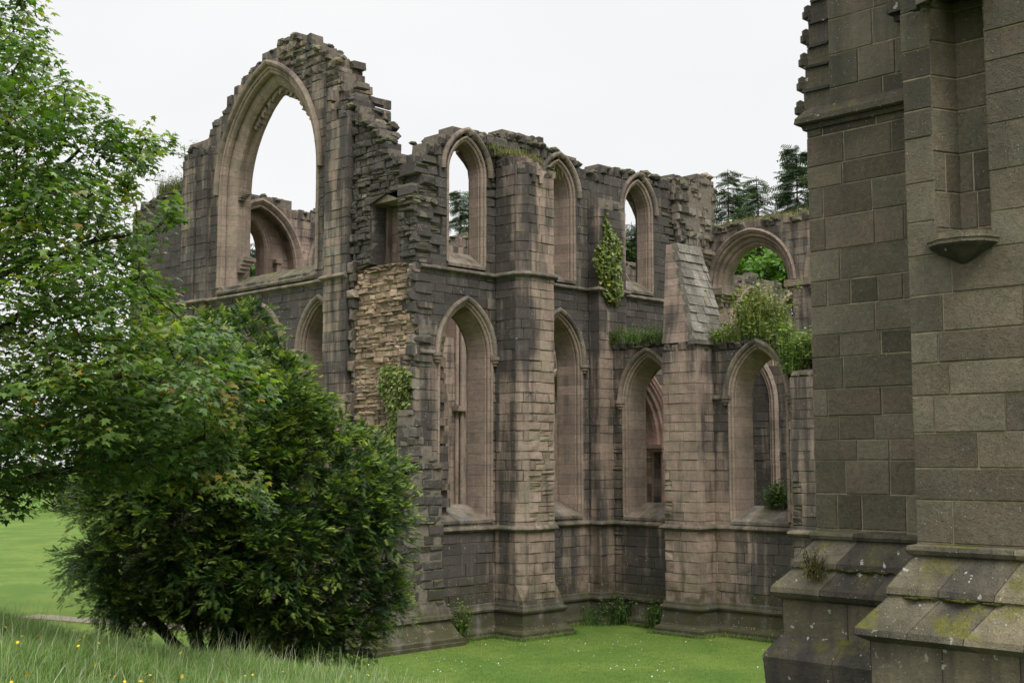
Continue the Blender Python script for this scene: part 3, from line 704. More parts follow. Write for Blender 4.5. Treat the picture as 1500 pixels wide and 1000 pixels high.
# tapering head of the buttress, with lichened stone weathering on its flank
mb = MB()
zs_ = [9.0]
while zs_[-1] < 12.05: zs_.append(zs_[-1] + R.uniform(.24, .34))
for i, (z0, z1) in enumerate(zip(zs_, zs_[1:])):
    f0, f1 = (z0 - 9) / 3.1, (z1 - 9) / 3.1
    ya0, ya1 = -4.62 + 1.0 * f0 + (.0 if z0 < 9.8 else .0), -4.62 + 1.0 * f1
    xf0, xf1 = 7.3 + .5 * f0, 7.3 + .5 * f1
    xb = 9.0 + .1 * f0
    # north face stones
    for (u0, u1) in ((ya0 + .14, -3.32 + .02 * i),):
        mb.faces([(xf0, u0, z0 + .005), (xf0, u1, z0 + .005), (xf1, u1, z1 - .005), (xf1, u0 + (ya1 - ya0), z1 - .005), (xb, u0, z0), (xb, u1, z0), (xb, u1, z1), (xb, u0 + (ya1 - ya0), z1)],
                 [(0, 1, 2, 3), (4, 7, 6, 5), (1, 5, 6, 2), (0, 3, 7, 4), (3, 2, 6, 7), (0, 4, 5, 1)], blk(.25, .6))
    x = xf0 - .03 + R.uniform(-.03, .04); k = 0
    while x < xb - .1:
        xn = min(xb, x + R.uniform(.3, .6)); pj = R.uniform(.0, .055)
        mb.faces([(x + .006, ya0 - pj, z0 + .006), (xn - .006, ya0 - pj, z0 + .006), (xn - .006, ya1 - pj * .3, z1 - .006), (x + .006, ya1 - pj * .3, z1 - .006),
                  (x + .006, ya0 + .16, z0 + .006), (xn - .006, ya0 + .16, z0 + .006), (xn - .006, ya1 + .16, z1 - .006), (x + .006, ya1 + .16, z1 - .006)],
                 [(0, 1, 2, 3), (4, 7, 6, 5), (1, 5, 6, 2), (0, 3, 7, 4), (3, 2, 6, 7), (0, 4, 5, 1)], (R.random() * .5 + .5, R.uniform(0, .3), .05), 1)
        x = xn
M_FLANK = stone('lichened_weathering', [(.13, .12, .10), (.22, .20, .175), (.17, .15, .125), (.26, .238, .21)], lichen=1.0, moss=.2, algae=0, bump=1.0, lich=.36, tk=.6)
mb.box((7.22, -4.70, 8.93), (9.0, -4.40, 9.06), blk(.3, .1), 1, .015)
mb.build('buttress_head', [M_RUIN, M_FLANK], ab1)
mb = MB()                                      # stub of wall the head leans on
Wall((9.1, 0), (0, 1), (-1, 0)).lay(mb, [(-.02, 8.5), (-.02, 9.2), (-4.0, 9.2), (-4.4, 8.5)], T=.5, rs=27, stain=lambda s, z: .4)
mb.build('aisle_wall_return', [M_RUIN, M_MORTD], ABBEY)

# ---- broken end of the side wall
mb = MB()
ew = Wall((14.45, 0), (0, 1), (1, 0)); ew.lay(mb, [(.0, 0), (.0, 13.4), (1.4, 13.2), (1.4, 0)], T=.4, rs=28, rough=.03, proud=.05, stain=lambda s, z: .4)
# ragged vault springer over the arcade
Wall((0, -.16), (1, 0), (0, -1)).lay(mb, [(12.0, 11.9), (12.5, 13.0), (12.3, 14.4), (12.1, 15.6), (14.75, 15.95), (14.85, 15.2), (14.6, 14.2), (14.35, 13.0), (14.3, 11.9)], T=.2, h=(.14, .3), bl=(.16, .45), rough=.04, proud=.11, ch=.04, stain=lambda s, z: .5, hue=lambda s, z: .2, rs=29, vj=.1)
mb.build('vault_springer', [M_RUIN, M_MORTD], ABBEY)

# ---- arcade wall
ar_out = [(.3, 0), (.3, 14.1), (-.6, 14.2), (-2, 14.15), (-3.2, 14.2), (-4.4, 14.15), (-8.7, 14.0), (-12, 13.2), (-12, 0)]
ACS = [-1.82, -6.05]; ACW, ACZS, ACR = 1.50, 11.8, 1.62
mb = MB(); arc.lay(mb, ar_out, [arch_poly(c, ACW + .28, ACZS, Rfor(ACW + .28, ACR + .3), 9.0, .02) for c in ACS], T=1.1, stain=lambda s, z: .6 if z < 9 else (.28 if s < -3.6 else .4), hue=lambda s, z: .2, rs=30)
cap_rocks(mb, arc, ar_out[1:-1], 1.0, .06, seed=5, stain=.3)
arw = mb.build('arcade_wall', [M_RUIN, M_MORTD], ABBEY)
for c in ACS:
    mb = MB()
    moulding(arc, mb, c, ACW + .30, ACZS, Rfor(ACW + .30, ACR + .32), ACZS, [(.16, -.02), (.17, .05), (.10, .10), (.05, .06), (0, .02), (-.02, -.05), (-.10, -.04), (-.14, -.10), (-.14, -.2), (-.22, -.2), (-.28, -.25), (-.30, -.34), (-.40, -.36), (-.44, -.42), (-.44, -.7), (-.36, -.8), (-.3, -1.0), (-.1, -1.12)], False, .2, .6, na=12)
    a = mb.build('arch', M_DRESS, ABBEY)
for c in (-1.55, -5.6):
    mb = MB(); moulding(arc, mb, c, 1.15, 7.4, Rfor(1.15, 1.9), 2.5, [(.24, -.02), (.22, .07), (.14, .13), (.07, .05), (0, .10), (-.06, .02), (-.12, .05), (-.17, -.02)], True, .1, .6, na=9)
    mb.build('blind_arch', M_DRESS, ABBEY)
for y in (.0, -3.93, -8.2):
    mb = MB()
    for (r, z0, z1) in ((.62, 11.55, 11.8), (.5, 11.42, 11.55), (.42, 11.3, 11.42)):
        mb.box((14.5 + .55 - r, y - r, z0), (14.5 + .55 + r, y + r, z1 - .004), blk(.35, .5), j=.008)
    for dx in (-.28, 0, .28):
        for dy in (-.28, 0, .28): mb.box((14.5 + .55 + dx - .1, y + dy - .1, 11.12), (14.5 + .55 + dx + .1, y + dy + .1, 11.3), blk(.4, .5), j=.02)
    z = 0
    while z < 11.1:
        h = R.uniform(.3, .42); h = min(h, 11.12 - z)
        c = blk(.05, .75); r = .36
        ring = [(15.05 + r * (1 + .12 * (i % 2)) * math.cos(i * math.pi / 8), y + r * (1 + .12 * (i % 2)) * math.sin(i * math.pi / 8)) for i in range(16)]
        mb.faces([(x, q, z + .004) for x, q in ring] + [(x, q, z + h - .004) for x, q in ring], [(i, (i + 1) % 16, (i + 1) % 16 + 16, i + 16) for i in range(16)], c); z += h
    mb.build('pier', M_DRESS, ABBEY)
# corbel capital on the broken end, at the left of the arch
mb = MB()
px_ = on(1031, 374, 'Y', -.25)
for (r, z0, z1) in ((.34, .0, .16), (.27, -.12, .0), (.2, -.24, -.12), (.12, -.38, -.24)):
    mb.box((px_[0] - r, -.05 - r * 1.4, px_[2] + z0), (px_[0] + r, .05, px_[2] + z1 - .003), blk(.35, .5), j=.01)
mb.box((px_[0] - .10, -.22, 8.6), (px_[0] + .10, .02, px_[2] - .38), blk(.1, .8), j=.005)
mb.build('capital', M_DRESS, ABBEY)

# ---- far side wall seen through the openings
EX = [2.75 + 4.17 * k for k in range(10)]
et = [(1.15, 0), (1.15, 15.5)]
x = 1.2
while x < 41.5:
    et.append((x, 15.5 + .22 * math.sin(x * .9) + .12 * math.sin(x * 2.3) + R.uniform(-.1, .1) + (.3 if x > 30 else 0))); x += .4
et += [(41.5, 0)]
UE = [(c, 1.8, 12.9, 2.35, 11.0) for c in EX]; LE = [(c, 1.25, 7.6, 1.9, 2.6) for c in EX]
hl = [arch_poly(c, w, z, Rfor(w, r), b, .03) for c, w, z, r, b in UE + LE]
mb = MB(); east.lay(mb, et, hl, T=.6, stain=lambda s, z: .15 + (.35 if z > 14 else 0) + .2 * bump_(z, 9.8, .7), hue=lambda s, z: .75, rs=40, h=(.26, .38), bl=(.4, .9))
cap_rocks(mb, east, et[1:-1], 1.2, .16, seed=7)
mb.build('far_side_wall', [M_RUIN, M_MORTD], ABBEY)
mb = MB(); Wall((0, 13.21), (1, 0), (0, -1)).lay(mb, [(a, z - .05) for a, z in et],
    [arch_poly(c, .64, 13.5, Rfor(.64, 1.2), 11.0) for c in EX] + [arch_poly(c, .75, 7.4, Rfor(.75, 1.5), 3.2) for c in EX], T=.7, stain=lambda s, z: .1, hue=lambda s, z: .8, rs=41, h=(.26, .38), bl=(.4, .9))
mb.build('far_side_wall_facing', [M_RUIN, M_MORTD], ABBEY)
for c, w, z, r, b in UE:
    mb = MB(); moulding(east, mb, c, w, z, Rfor(w, r), b, [(.2, -.02), (.2, .06), (.1, .12), (.02, .06), (-.05, -.02), (-.12, -.02), (-.16, -.12), (-.12, -.3), (-.1, -.6)], False, .3, .7, na=8)
    o = mb.build('rear_arch', M_DRESS, ABBEY)
    mb = MB(); moulding(Wall((0, 13.21), (1, 0), (0, -1)), mb, c, .60, 13.5, Rfor(.60, 1.16), 11.0, [(.36, .02), (.30, .10), (.24, .02), (.18, .08), (.12, .02), (.06, .06), (.0, -.02), (-.04, -.3)], True, .15, .8, na=8)
    for sx in (1.1,):
        for (r_, z0, z1) in ((.16, 13.05, 13.2), (.1, 11.6, 13.05), (.16, 11.45, 11.6), (.12, 11.3, 11.45)):
            mb.box((c + sx - r_, 13.05 - r_, z0), (c + sx + r_, 13.2, z1), blk(.15, .8), j=.008)
    mb.build('wall_shaft', M_DRESS, o)
for c, w, z, r, b in LE:
    mb = MB(); moulding(east, mb, c, w, z, Rfor(w, r), b, [(.22, -.02), (.2, .06), (.12, .12), (.06, .04), (0, .08), (-.05, 0), (-.1, .02), (-.14, -.1), (-.16, -.6)], True, .1, .8, na=8)
    mb.build('rear_arch', M_DRESS, ABBEY)

for k in range(9):
    mb = MB(); x0 = EX[0] + 4.17 * (k + .5)
    for dx in (-.2, 0, .2):
        z = 0
        while z < 12.4:
            h = R.uniform(.6, 1.0); h = min(h, 12.4 - z); c = blk(.05, .75); r = .085
            ring = [(x0 + dx + r * math.cos(i * math.pi / 4), 12.52 - (.1 if dx == 0 else 0) + r * math.sin(i * math.pi / 4)) for i in range(8)]
            mb.faces([(a, b, z + .004) for a, b in ring] + [(a, b, z + h - .004) for a, b in ring], [(i, (i + 1) % 8, (i + 1) % 8 + 8, i + 8) for i in range(8)], c); z += h
    for z, r in ((7.5, .42), (7.62, .36), (12.4, .42), (12.28, .34), (3.0, .4)): mb.box((x0 - r, 12.34 - r * .3, z), (x0 + r, 12.6, z + .11), blk(.2, .6), j=.008)
    mb.build('wall_shaft', M_DRESS, ABBEY)
# ---- string courses and plinth
def roll(z, o=.12): return [(-.05, z + .10), (.02, z + .09), (o, z + .02), (o + .01, z - .02), (o * .7, z - .06), (o * .25, z - .05), (.0, z - .10), (-.05, z - .10)]
P1 = [(0, 0), (3.13, 0)] + BP[1:5] + [(4.86, 0), (7.52, 0), (7.52, -.5), (8.95, -.5), (8.95, 0), (14.3, 0)]
mb = MB(); course_band(mb, P1, roll(11.06), .7, .2); mb.build('string_course', M_DRESS, ABBEY)
mb = MB(); course_band(mb, [(0, 13.72), (0, 13.4), (-.22, 13.4), (-.22, 12.47), (-.16, 12.45), (-.16, 11.75), (0, 11.75), (0, 4.35), (-.3, 4.35), (-.3, 3.14)], roll(11.1), .5, .2); mb.build('string_course', M_DRESS, ABBEY)
P2 = [(.75, 0), (3.13, 0), (3.13, -1.2), (4.86, -1.2), (4.86, 0), (7.52, 0), (7.52, -.5), (8.2, -.5), (8.2, -3.32), (7.3, -3.32), (7.3, -4.62), (8.2, -4.62), (8.2, -7.95), (7.3, -7.95), (7.3, -9.25), (8.2, -9.25)]
P2B = [(.75, 0), (3.13, 0)] + BP[1:5] + P2[4:]
mb = MB(); course_band(mb, P2B, roll(3.26), .65, .3); mb.build('string_course', M_DRESS, ABBEY)
for pp, z in (([(0, 0), (.82, 0)], 8.5), ([(2.98, 0), (3.13, 0)], 8.5), ([(8.2, -4.62), (8.2, -5.2)], 7.25)):
    mb = MB(); course_band(mb, pp, roll(z, .09), .6, .3); mb.build('string_course', M_DRESS, ABBEY)
PL = [(-.02, 1.02), (.03, .98), (.05, .90), (.10, .88), (.13, .82), (.11, .76), (.06, .72), (.06, .66), (.10, .34), (.13, .28), (.22, .24), (.26, .18), (.26, .10), (.30, .06), (.31, -.3)]
mb = MB(); course_band(mb, P2, PL, .82, .2, seg=.9); mb.build('plinth', M_DRESS, ABBEY)  # heavy stain: dirt, plus contact shade put into the colour
mb = MB(); course_band(mb, [(-1.75, 3.2), (-1.75, -.35), (.74, -.35), (.74, 0)], [(-.02, 1.35), (.12, .9), (.2, .86), (.22, .76), (.14, .7), (.16, .62), (.36, .26), (.42, .22), (.42, .12), (.46, .1), (.46, -.3)], .6, .2, seg=.9); mb.build('plinth', M_DRESS, tur)

# ================================================================== THE TOWER
TOWER = empty('stone_tower', (-9.5, -22, 0), 'tall intact stone tower corner of large squared blocks with stepped base and empty niche', 'tower')
TA = -10.32; TAY = -19.39; TB = -12.09; TBY = -21.58
ta = Wall((TA, 0), (0, 1), (-1, 0)); tb = Wall((TB, 0), (0, 1), (-1, 0))
ZS = 9.5
th_ = (.24, .42)
sta = lambda s, z: .18 + (.2 if z > 9 else 0)
def hue_t(s, z): return .45
mb = MB()
ta.lay(mb, [(TAY, 0), (TAY, ZS), (-26, ZS), (-26, 0)], T=.5, h=th_, bl=(.3, .98), rough=.004, proud=.005, seed=51, stain=sta, rs=50, g=.006, ch=.008, vj=.004, cd=.012, flat=True)
TUY = -19.72                                    # above the set-off the corner steps back
ta.lay(mb, [(TUY, ZS + .12), (TUY, 15), (-26, 15), (-26, ZS + .12)], T=.5, h=(.34, .46), bl=(.4, .8), rough=.004, proud=.005, seed=52, stain=sta, rs=51, g=.006, ch=.008, vj=.004, cd=.012, flat=True)
te = Wall((TA, TAY), (1, 0), (0, 1)); te.lay(mb, [(.502, 0), (.502, ZS), (7, ZS), (7, 0)], T=.5, h=th_, bl=(.3, .98), seed=51, stain=sta, rs=52, g=.006, cd=.012, flat=True)
te2 = Wall((TA, TUY), (1, 0), (0, 1)); te2.lay(mb, [(.502, ZS), (.502, 15), (7, 15), (7, ZS)], T=.5, h=(.34, .46), bl=(.4, .8), seed=52, stain=sta, rs=53, g=.006, cd=.012, flat=True)
mb.build('tower_wall', [M_TOWER, M_MORTT], TOWER)
# buttress in front
NY0, NY1 = -22.44, -21.90; NZ = 7.42
mb = MB()
tb.lay(mb, [(TBY, 0), (TBY, 15), (-30, 15), (-30, 0)], [[(NY0, NZ), (NY1, NZ), (NY1, 9.92), (NY0, 9.92)]], T=.5, h=(.28, .46), bl=(.32, 1.0), rough=.004, proud=.005, seed=53,
       stain=lambda s, z: .16 + (.35 * bump_(s, -21.75, .2) if z > 8.3 else 0) + (.2 if z > 7.4 else 0), rs=54, g=.006, ch=.008, vj=.004, cd=.012, flat=True)
tbe = Wall((TB, TBY), (1, 0), (0, 1)); tbe.lay(mb, [(.502, 0), (.502, 15), (1.77, 15), (1.77, 0)], T=.5, h=(.28, .46), bl=(.32, 1.0), seed=53, stain=sta, rs=55, g=.006, cd=.012, flat=True)
tbut = mb.build('tower_buttress', [M_TOWER, M_MORTT], TOWER)
mb = MB()                                       # polygonal niche: three canted faces
nb = [(TB + .02, NY1), (TB + .30, NY1 - .12), (TB + .30, NY0 + .12), (TB + .02, NY0)]
for (x0, y0), (x1, y1) in zip(nb, nb[1:]):
    l = math.hypot(x1 - x0, y1 - y0); al = ((x1 - x0) / l, (y1 - y0) / l); nr = (al[1], -al[0])
    if nr[0] > 0: nr = (-nr[0], -nr[1])
    Wall((x0, y0), al, nr).lay(mb, [(-.03, NZ - .1), (-.03, 9.9), (l + .03, 9.9), (l + .03, NZ - .1)], T=.12, h=(.33, .44), bl=(.25, .5), rough=.004, proud=.003, seed=53, stain=lambda s, z: .16, rs=56, g=.007, vj=.0, cd=.012, flat=True)
mb.build('niche', [M_TOWER, M_MORTT], tbut)
def half_oct(cx, cy, r, n=6): return [(cx - r * math.sin(math.pi * i / n) * .9, cy + r * math.cos(math.pi * i / n)) for i in range(n + 1)]
mb = MB(); cy = (NY0 + NY1) / 2
lv = [(.36, NZ + .03), (.36, NZ - .03), (.345, NZ - .035), (.345, NZ - .07), (.32, NZ - .09), (.22, NZ - .145), (.12, NZ - .20), (.03, NZ - .245)]
rings = [[(x, y, z) for x, y in half_oct(TB + .01, cy, r, 5)] for r, z in lv]
for k, (a, b) in enumerate(zip(rings, rings[1:])):
    for i in range(5): mb.face([a[i], a[i + 1], b[i + 1], b[i]], (.7, .2, .1) if k < 3 else (.3, .3, .75))
mb.face(list(rings[0]) + [(TB + .3, NY0, NZ + .03), (TB + .3, NY1, NZ + .03)], (.6, .3, .2)); mb.build('niche_bracket', M_PLINTH, tbut)
mb = MB()
lv = [(.42, 10.5), (.42, 10.0), (.40, 9.95), (.40, 9.88), (.34, 9.85), (.2, 9.9)]
rings = [[(x, y, z) for x, y in half_oct(TB + .01, cy, r, 6)] for r, z in lv]
for a, b in zip(rings, rings[1:]):
    for i in range(6): mb.face([a[i], a[i + 1], b[i + 1], b[i]], blk(.7, .2))
for i in range(1, 6):
    x, y = half_oct(TB + .01, cy, .38, 6)[i]; mb.box((x - .06, y - .05, 9.74), (x + .04, y + .05, 9.9), blk(.7, .2), j=.02)
mb.build('niche_canopy', M_PLINTH, tbut)
mb = MB(); p_ = on(1316, 10, 'X', TA - .15)     # small carved corbel beside the canopy
mb.box((TA - .22, p_[1] - .13, p_[2] - .06), (TA + .02, p_[1] + .13, p_[2] + .35), blk(.7, .2), j=.03); mb.box((TA - .14, p_[1] - .09, p_[2] - .16), (TA + .02, p_[1] + .09, p_[2] - .05), blk(.7, .2), j=.03)
mb.build('carved_corbel', M_PLINTH, tbut)
# string course and gablet with crockets
PA = [(0, TAY), (TA, TAY), (TA, -26)]
PA = [(TA + 6, TAY), (TA, TAY), (TA, TBY - .1)]
mb = MB(); course_band(mb, [(x, y) for x, y in PA], [(-.6, ZS + .17), (-.03, ZS + .16), (.02, ZS + .12), (.10, ZS + .02), (.11, ZS - .05), (.08, ZS - .07), (.05, ZS - .06), (.03, ZS - .13), (-.05, ZS - .14)], .35, .3, seg=.9)
mb.build('string_course', M_PLINTH, TOWER)
mb = MB()                                       # weathered set-off leaning back to the narrower upper corner
z = ZS + .15; y1 = TAY + .02; k = 0
while z < 13.2:
    h = R.uniform(.24, .32); f = (z - ZS - .15) / 3.2
    w_ = (TAY + .02 - TUY) * (1 - f)
    if w_ < .03: break
    mb.box((TA + .03, TUY + .003, z), (TA + 2.4, TUY + w_ + .015, z + h - .03), blk(.3, .5), j=.006)
    mb.box((TA - .005, TUY + .003, z + h - .032), (TA + 2.4, TUY + w_ + .0, z + h), blk(.9, .3), j=.004)
    z += h
gbl = mb.build('gablet', M_PLINTH, TOWER)
for k in range(9):
    z = ZS + .12 + k * .30; f = (z - ZS - .15) / 3.2; yy = TUY + (TAY + .05 - TUY) * (1 - f)
    mb = MB(); r0 = random.Random(k)
    for (dy, dz, r) in ((.02, .0, .07), (.07, .05, .085), (.07, .13, .06), (-.01, .1, .06)):
        n = 6
        for i in range(3):
            t0, t1 = -math.pi / 2 + math.pi * i / 3, -math.pi / 2 + math.pi * (i + 1) / 3
            for q in range(n):
                a0, a1 = 2 * math.pi * q / n, 2 * math.pi * (q + 1) / n
                mb.face([(TA + .08 + r * math.cos(t) * math.cos(a), yy + dy + r * math.cos(t) * math.sin(a), z + dz + r * math.sin(t)) for t, a in ((t0, a0), (t0, a1), (t1, a1), (t1, a0))], (.3, .3, .45))
    mb.build('crocket', M_PLINTH, gbl, smooth=True)
# stepped base
PR = [(-.02, 4.44), (.05, 4.43), (.065, 4.39), (.05, 4.35), (.02, 4.34), (.03, 4.31), (.23, 4.08), (.235, 4.02), (.20, 4.01), (.22, 3.98), (.40, 3.78), (.41, 3.72), (.36, 3.66), (.30, 3.63)]
PR2 = [(.30, 3.64), (.30, 3.22)]
PR3 = [(.29, 3.24), (.34, 3.18), (.46, 3.0), (.48, 2.96), (.47, 2.90), (.45, 2.6), (.46, 2.2), (.5, 1.0), (.6, -.3)]
mb = MB()
course_band(mb, PA, PR, .42, .3, seg=.6); course_band(mb, PA, PR2, .2, .6, seg=.8); course_band(mb, PA, PR3, .58, .2, seg=.7)
mb.build('stepped_base', M_PLINTH, TOWER)
PBp = [(TB + 1.9, TBY), (TB, TBY), (TB, -30)]
QB = [(-.02, 4.47), (.07, 4.45), (.08, 4.41), (.06, 4.37), (.02, 4.35), (.04, 4.32), (.22, 4.05), (.23, 3.99), (.205, 3.97), (.23, 3.93), (.45, 3.66), (.46, 3.60), (.41, 3.57), (.34, 3.53)]
mb = MB()
course_band(mb, PBp, QB, .35, .4, seg=.52); course_band(mb, PBp, [(.34, 3.54), (.34, 3.0), (.35, 2.5), (.37, -.3)], .5, .6, seg=.7)
mb.build('stepped_base', M_PLINTH, TOWER)

M_MOSS = plain('moss', (.055, .07, .012), (.15, .155, .03), 30, bump=1.0, dist=.03)
rmo = random.Random(77); mb = MB()
def cushions(path, o, z, n, fr):
    (x0, y0), (x1, y1) = offs(path, o)[1], offs(path, o)[2]
    for k in range(n):
        t = rmo.uniform(*fr); r = rmo.uniform(.012, .05)
        rock(mb, (x0 + (x1 - x0) * t + rmo.uniform(0, .05), y0 + (y1 - y0) * t, z + rmo.uniform(-.005, .01)), r * rmo.uniform(1, 2), r * rmo.uniform(1, 2), r * .35, rmo.uniform(0, 3), (.5, .5, .0), rmo)
cushions(PA, .205, 4.005, 110, (.2, .95)); mb.build('moss', M_MOSS, TOWER, smooth=True)
mb = MB(); cushions(PBp, .21, 3.965, 70, (.02, .13)); mb.build('moss', M_MOSS, TOWER, smooth=True)
# ================================================================== GROUND
def bank(a, d):
    a = np.asarray(a, float); d = np.asarray(d, float)
    h = 3.54 - .17 * (np.clip(a, -9, 30) + 6) - .02 * np.clip(d - 11, 0, None) ** 2 - .10 * np.clip(a + 1.2, 0, None)
    h = h - .08 * np.clip(-a - 6.5, 0, None)
    h = h + .05 * np.sin(a * 1.3 + d * .7) + .04 * np.sin(a * 2.9 - d * 1.9)
    return np.where(h > .3, h, .3 * np.exp((np.minimum(h, .3) - .3) / .3)) - .3 * np.exp(-1) * 0
def ground(x, y):
    a, d = view(np.asarray(x, float), np.asarray(y, float)); g = bank(a, d)
    return np.where(g < .012, 0, g)
def axis(lo, hi, st, far, grow=1.35):
    v = list(np.arange(lo, hi + st, st)); s = st
    while v[-1] < far: s *= grow; v.append(v[-1] + s)
    s = st
    while v[0] > -far: s *= grow; v.insert(0, v[0] - s)
    return np.array(v)
gx = axis(-40, 30, .5, 900); gy = axis(-45, 25, .5, 900)
X, Y = np.meshgrid(gx, gy, indexing='ij'); Z = ground(X, Y)
nx, ny = len(gx), len(gy)
ii, jj = np.meshgrid(np.arange(nx - 1), np.arange(ny - 1), indexing='ij'); b = (ii * ny + jj).ravel()
q = NT('lawn_turf'); pos = q.n('ShaderNodeNewGeometry').outputs['Position']
n1 = q.noise(pos, .35, 4); n2 = q.noise(pos, 3.0, 5, .65); n3 = q.noise(pos, 38, 3, .7)
c = q.mix(q.sm(n1, .38, .62), (.075, .145, .024), (.128, .190, .036)); c = q.mix(q.math('MULTIPLY', q.sm(n2, .45, .65), .6), c, (.065, .120, .024))
c = q.mix(q.math('MULTIPLY', q.sm(n3, .4, .75), .55), c, (.165, .215, .055))
zz = q.n('ShaderNodeSeparateXYZ', {'Vector': pos}).outputs[2]
c = q.mix(q.sm(zz, .1, .6), c, (.055, .085, .03))
bp = q.n('ShaderNodeBump', {'Strength': .6, 'Distance': .05, 'Height': q.math('ADD', n3, n2)})
p = q.n('ShaderNodeBsdfPrincipled', {'Base Color': c, 'Roughness': .9, 'Normal': bp.outputs[0]}); p.inputs['Specular IOR Level'].default_value = .1
q.n('ShaderNodeOutputMaterial', {'Surface': p.outputs[0]})
g = mesh_np('ground', np.stack([X, Y, Z], -1), np.stack([b, b + ny, b + ny + 1, b + 1], 1), (.5, .5, .5), q.m, smooth=True)
tag(g, 'mown green lawn rising to a grassy bank in front', 'lawn', kind='structure')
# gravel path across the lawn, behind the yew
mb = MB(); a = on(40, 902, 'Z', 0); c2 = on(430, 931, 'Z', 0)
dv = Vector((c2[0] - a[0], c2[1] - a[1])).normalized(); nv = Vector((-dv.y, dv.x)) * .5
n = 14
for k in range(n):
    f0, f1 = k / n, (k + 1) / n
    p0 = Vector(a[:2]).lerp(Vector(c2[:2]), f0); p1 = Vector(a[:2]).lerp(Vector(c2[:2]), f1)
    w0 = nv * (1 + .1 * math.sin(k * 2.1)); w1 = nv * (1 + .1 * math.sin((k + 1) * 2.1))
    mb.face([(*(p0 - w0), .02), (*(p1 - w1), .02), (*(p1 + w1), .02), (*(p0 + w0), .02)], (.5, .5, .3))
tag(mb.build('path', plain('gravel', (.16, .14, .10), (.25, .22, .165), 12)), 'pale worn gravel path crossing the lawn beyond the bank', 'path', kind='structure')

# ---- long grass on the bank
def blades(name, a, d, hgt, wid, lean, mat, colr, colv, base=None):
    n = len(a); x, y = CAMP[0] + a * RT[0] + d * FW[0], CAMP[1] + a * RT[1] + d * FW[1]
    z = ground(x, y) - .02 if base is None else base
    ang = RN.uniform(0, 2 * np.pi, n); la = RN.normal(.6, 1.0, n)
    wx, wy = np.cos(ang) * wid / 2, np.sin(ang) * wid / 2
    lx, ly = np.cos(la) * lean, np.sin(la) * lean
    t = [(0, 1.0), (.55, .85), (.85, .55), (1.0, .1)]
    V = []
    for f, w in t:
        cx, cy, cz = x + lx * f ** 2, y + ly * f ** 2, z + hgt * (f - .25 * (lean / np.maximum(hgt, .01)) * f ** 3)
        V += [np.stack([cx - wx * w, cy - wy * w, cz], -1), np.stack([cx + wx * w, cy + wy * w, cz], -1)]
    V = np.stack(V, 1)
    bi = (np.arange(n) * 8)[:, None, None] + np.array([[0, 1, 3, 2], [2, 3, 5, 4], [4, 5, 7, 6]])[None]
    col = np.repeat(np.stack([colr, colv, np.zeros(n)], -1), 3, 0)
    return mesh_np(name, V, bi.reshape(-1, 4), col, mat)
M_GRASS = leafmat('meadow_grass', [(.055, .125, .022), (.12, .23, .045), (.21, .33, .085), (.36, .42, .22), (.50, .50, .36)], .35, (1.2, 1.3, .6), .5, .3)
n = 300000
d = 6.5 + 17 * RN.random(n) ** .8; pxs = RN.uniform(-420, 740, n); a = (pxs - 750) / FPX * d
keep = bank(a, d) > .35 + .5 * RN.random(n)
clump = .5 + .5 * np.sin(a * 2.1 + d * 1.3) * np.sin(a * 1.1 - d * 1.9)
keep &= RN.random(n) < .5 + .5 * clump
a, d, clump = a[keep], d[keep], clump[keep]; n = len(a)
hg = RN.uniform(.09, .25, n) * (.8 + .5 * clump); sel = RN.random(n)
hg = np.where(sel > .97, hg * 1.5 + .08, hg)
colr = np.clip(np.where(sel > .955, RN.uniform(.7, 1, n), RN.normal(.40, .15, n)), 0, 1)
g = blades('long_grass', a, d, hg, RN.uniform(.0028, .0065, n), RN.uniform(.03, .22, n), M_GRASS, colr, RN.random(n))
tag(g, 'long uncut meadow grass with seed heads on the bank', 'grass', kind='stuff')
def flowers(name, a, d, hz, r, mat, label):
    n = len(a); x, y = CAMP[0] + a * RT[0] + d * FW[0], CAMP[1] + a * RT[1] + d * FW[1]; z = ground(x, y) + hz
    ang = np.arange(6) * np.pi / 3
    tilt = RN.normal(0, .5, (n, 2))
    ox, oy = np.cos(ang)[None] * r[:, None], np.sin(ang)[None] * r[:, None]
    V = np.stack([x[:, None] + ox, y[:, None] + oy, z[:, None] + ox * tilt[:, :1] + oy * tilt[:, 1:]], -1)
    F = (np.arange(n) * 6)[:, None] + np.arange(6)[None]
    o = mesh_np(name, V, F, np.stack([RN.random(n)] * 3, -1), mat); return tag(o, label, 'flowers', kind='stuff')
n = 230; d = RN.uniform(7.5, 13.5, n); a = (RN.uniform(-20, 690, n) - 750) / FPX * d; k = bank(a, d) > .5
flowers('buttercups', a[k], d[k], RN.uniform(.2, .36, k.sum()), RN.uniform(.010, .017, k.sum()), leafmat('buttercup_petal', [(.55, .38, .02), (.7, .5, .03)], .2, (1, 1, 1)), 'small yellow buttercups scattered through the long grass')
n = 750; d = RN.uniform(29, 41, n); pxs = RN.uniform(520, 1150, n); a = (pxs - 750) / FPX * d
x, y = CAMP[0] + a * RT[0] + d * FW[0], CAMP[1] + a * RT[1] + d * FW[1]
k = (ground(x, y) < .05) & ((y < -.8) & (x < 7) | (x < -2)) & (np.sin(x * 1.1) * np.cos(y * .9) + RN.normal(0, .5, n) > .1)
flowers('daisies', a[k], d[k], .035 + 0 * a[k], RN.uniform(.010, .018, k.sum()), leafmat('daisy_petal', [(.6, .6, .55), (.7, .7, .66)], .1, (1, 1, 1)), 'tiny white daisies scattered over the mown lawn')

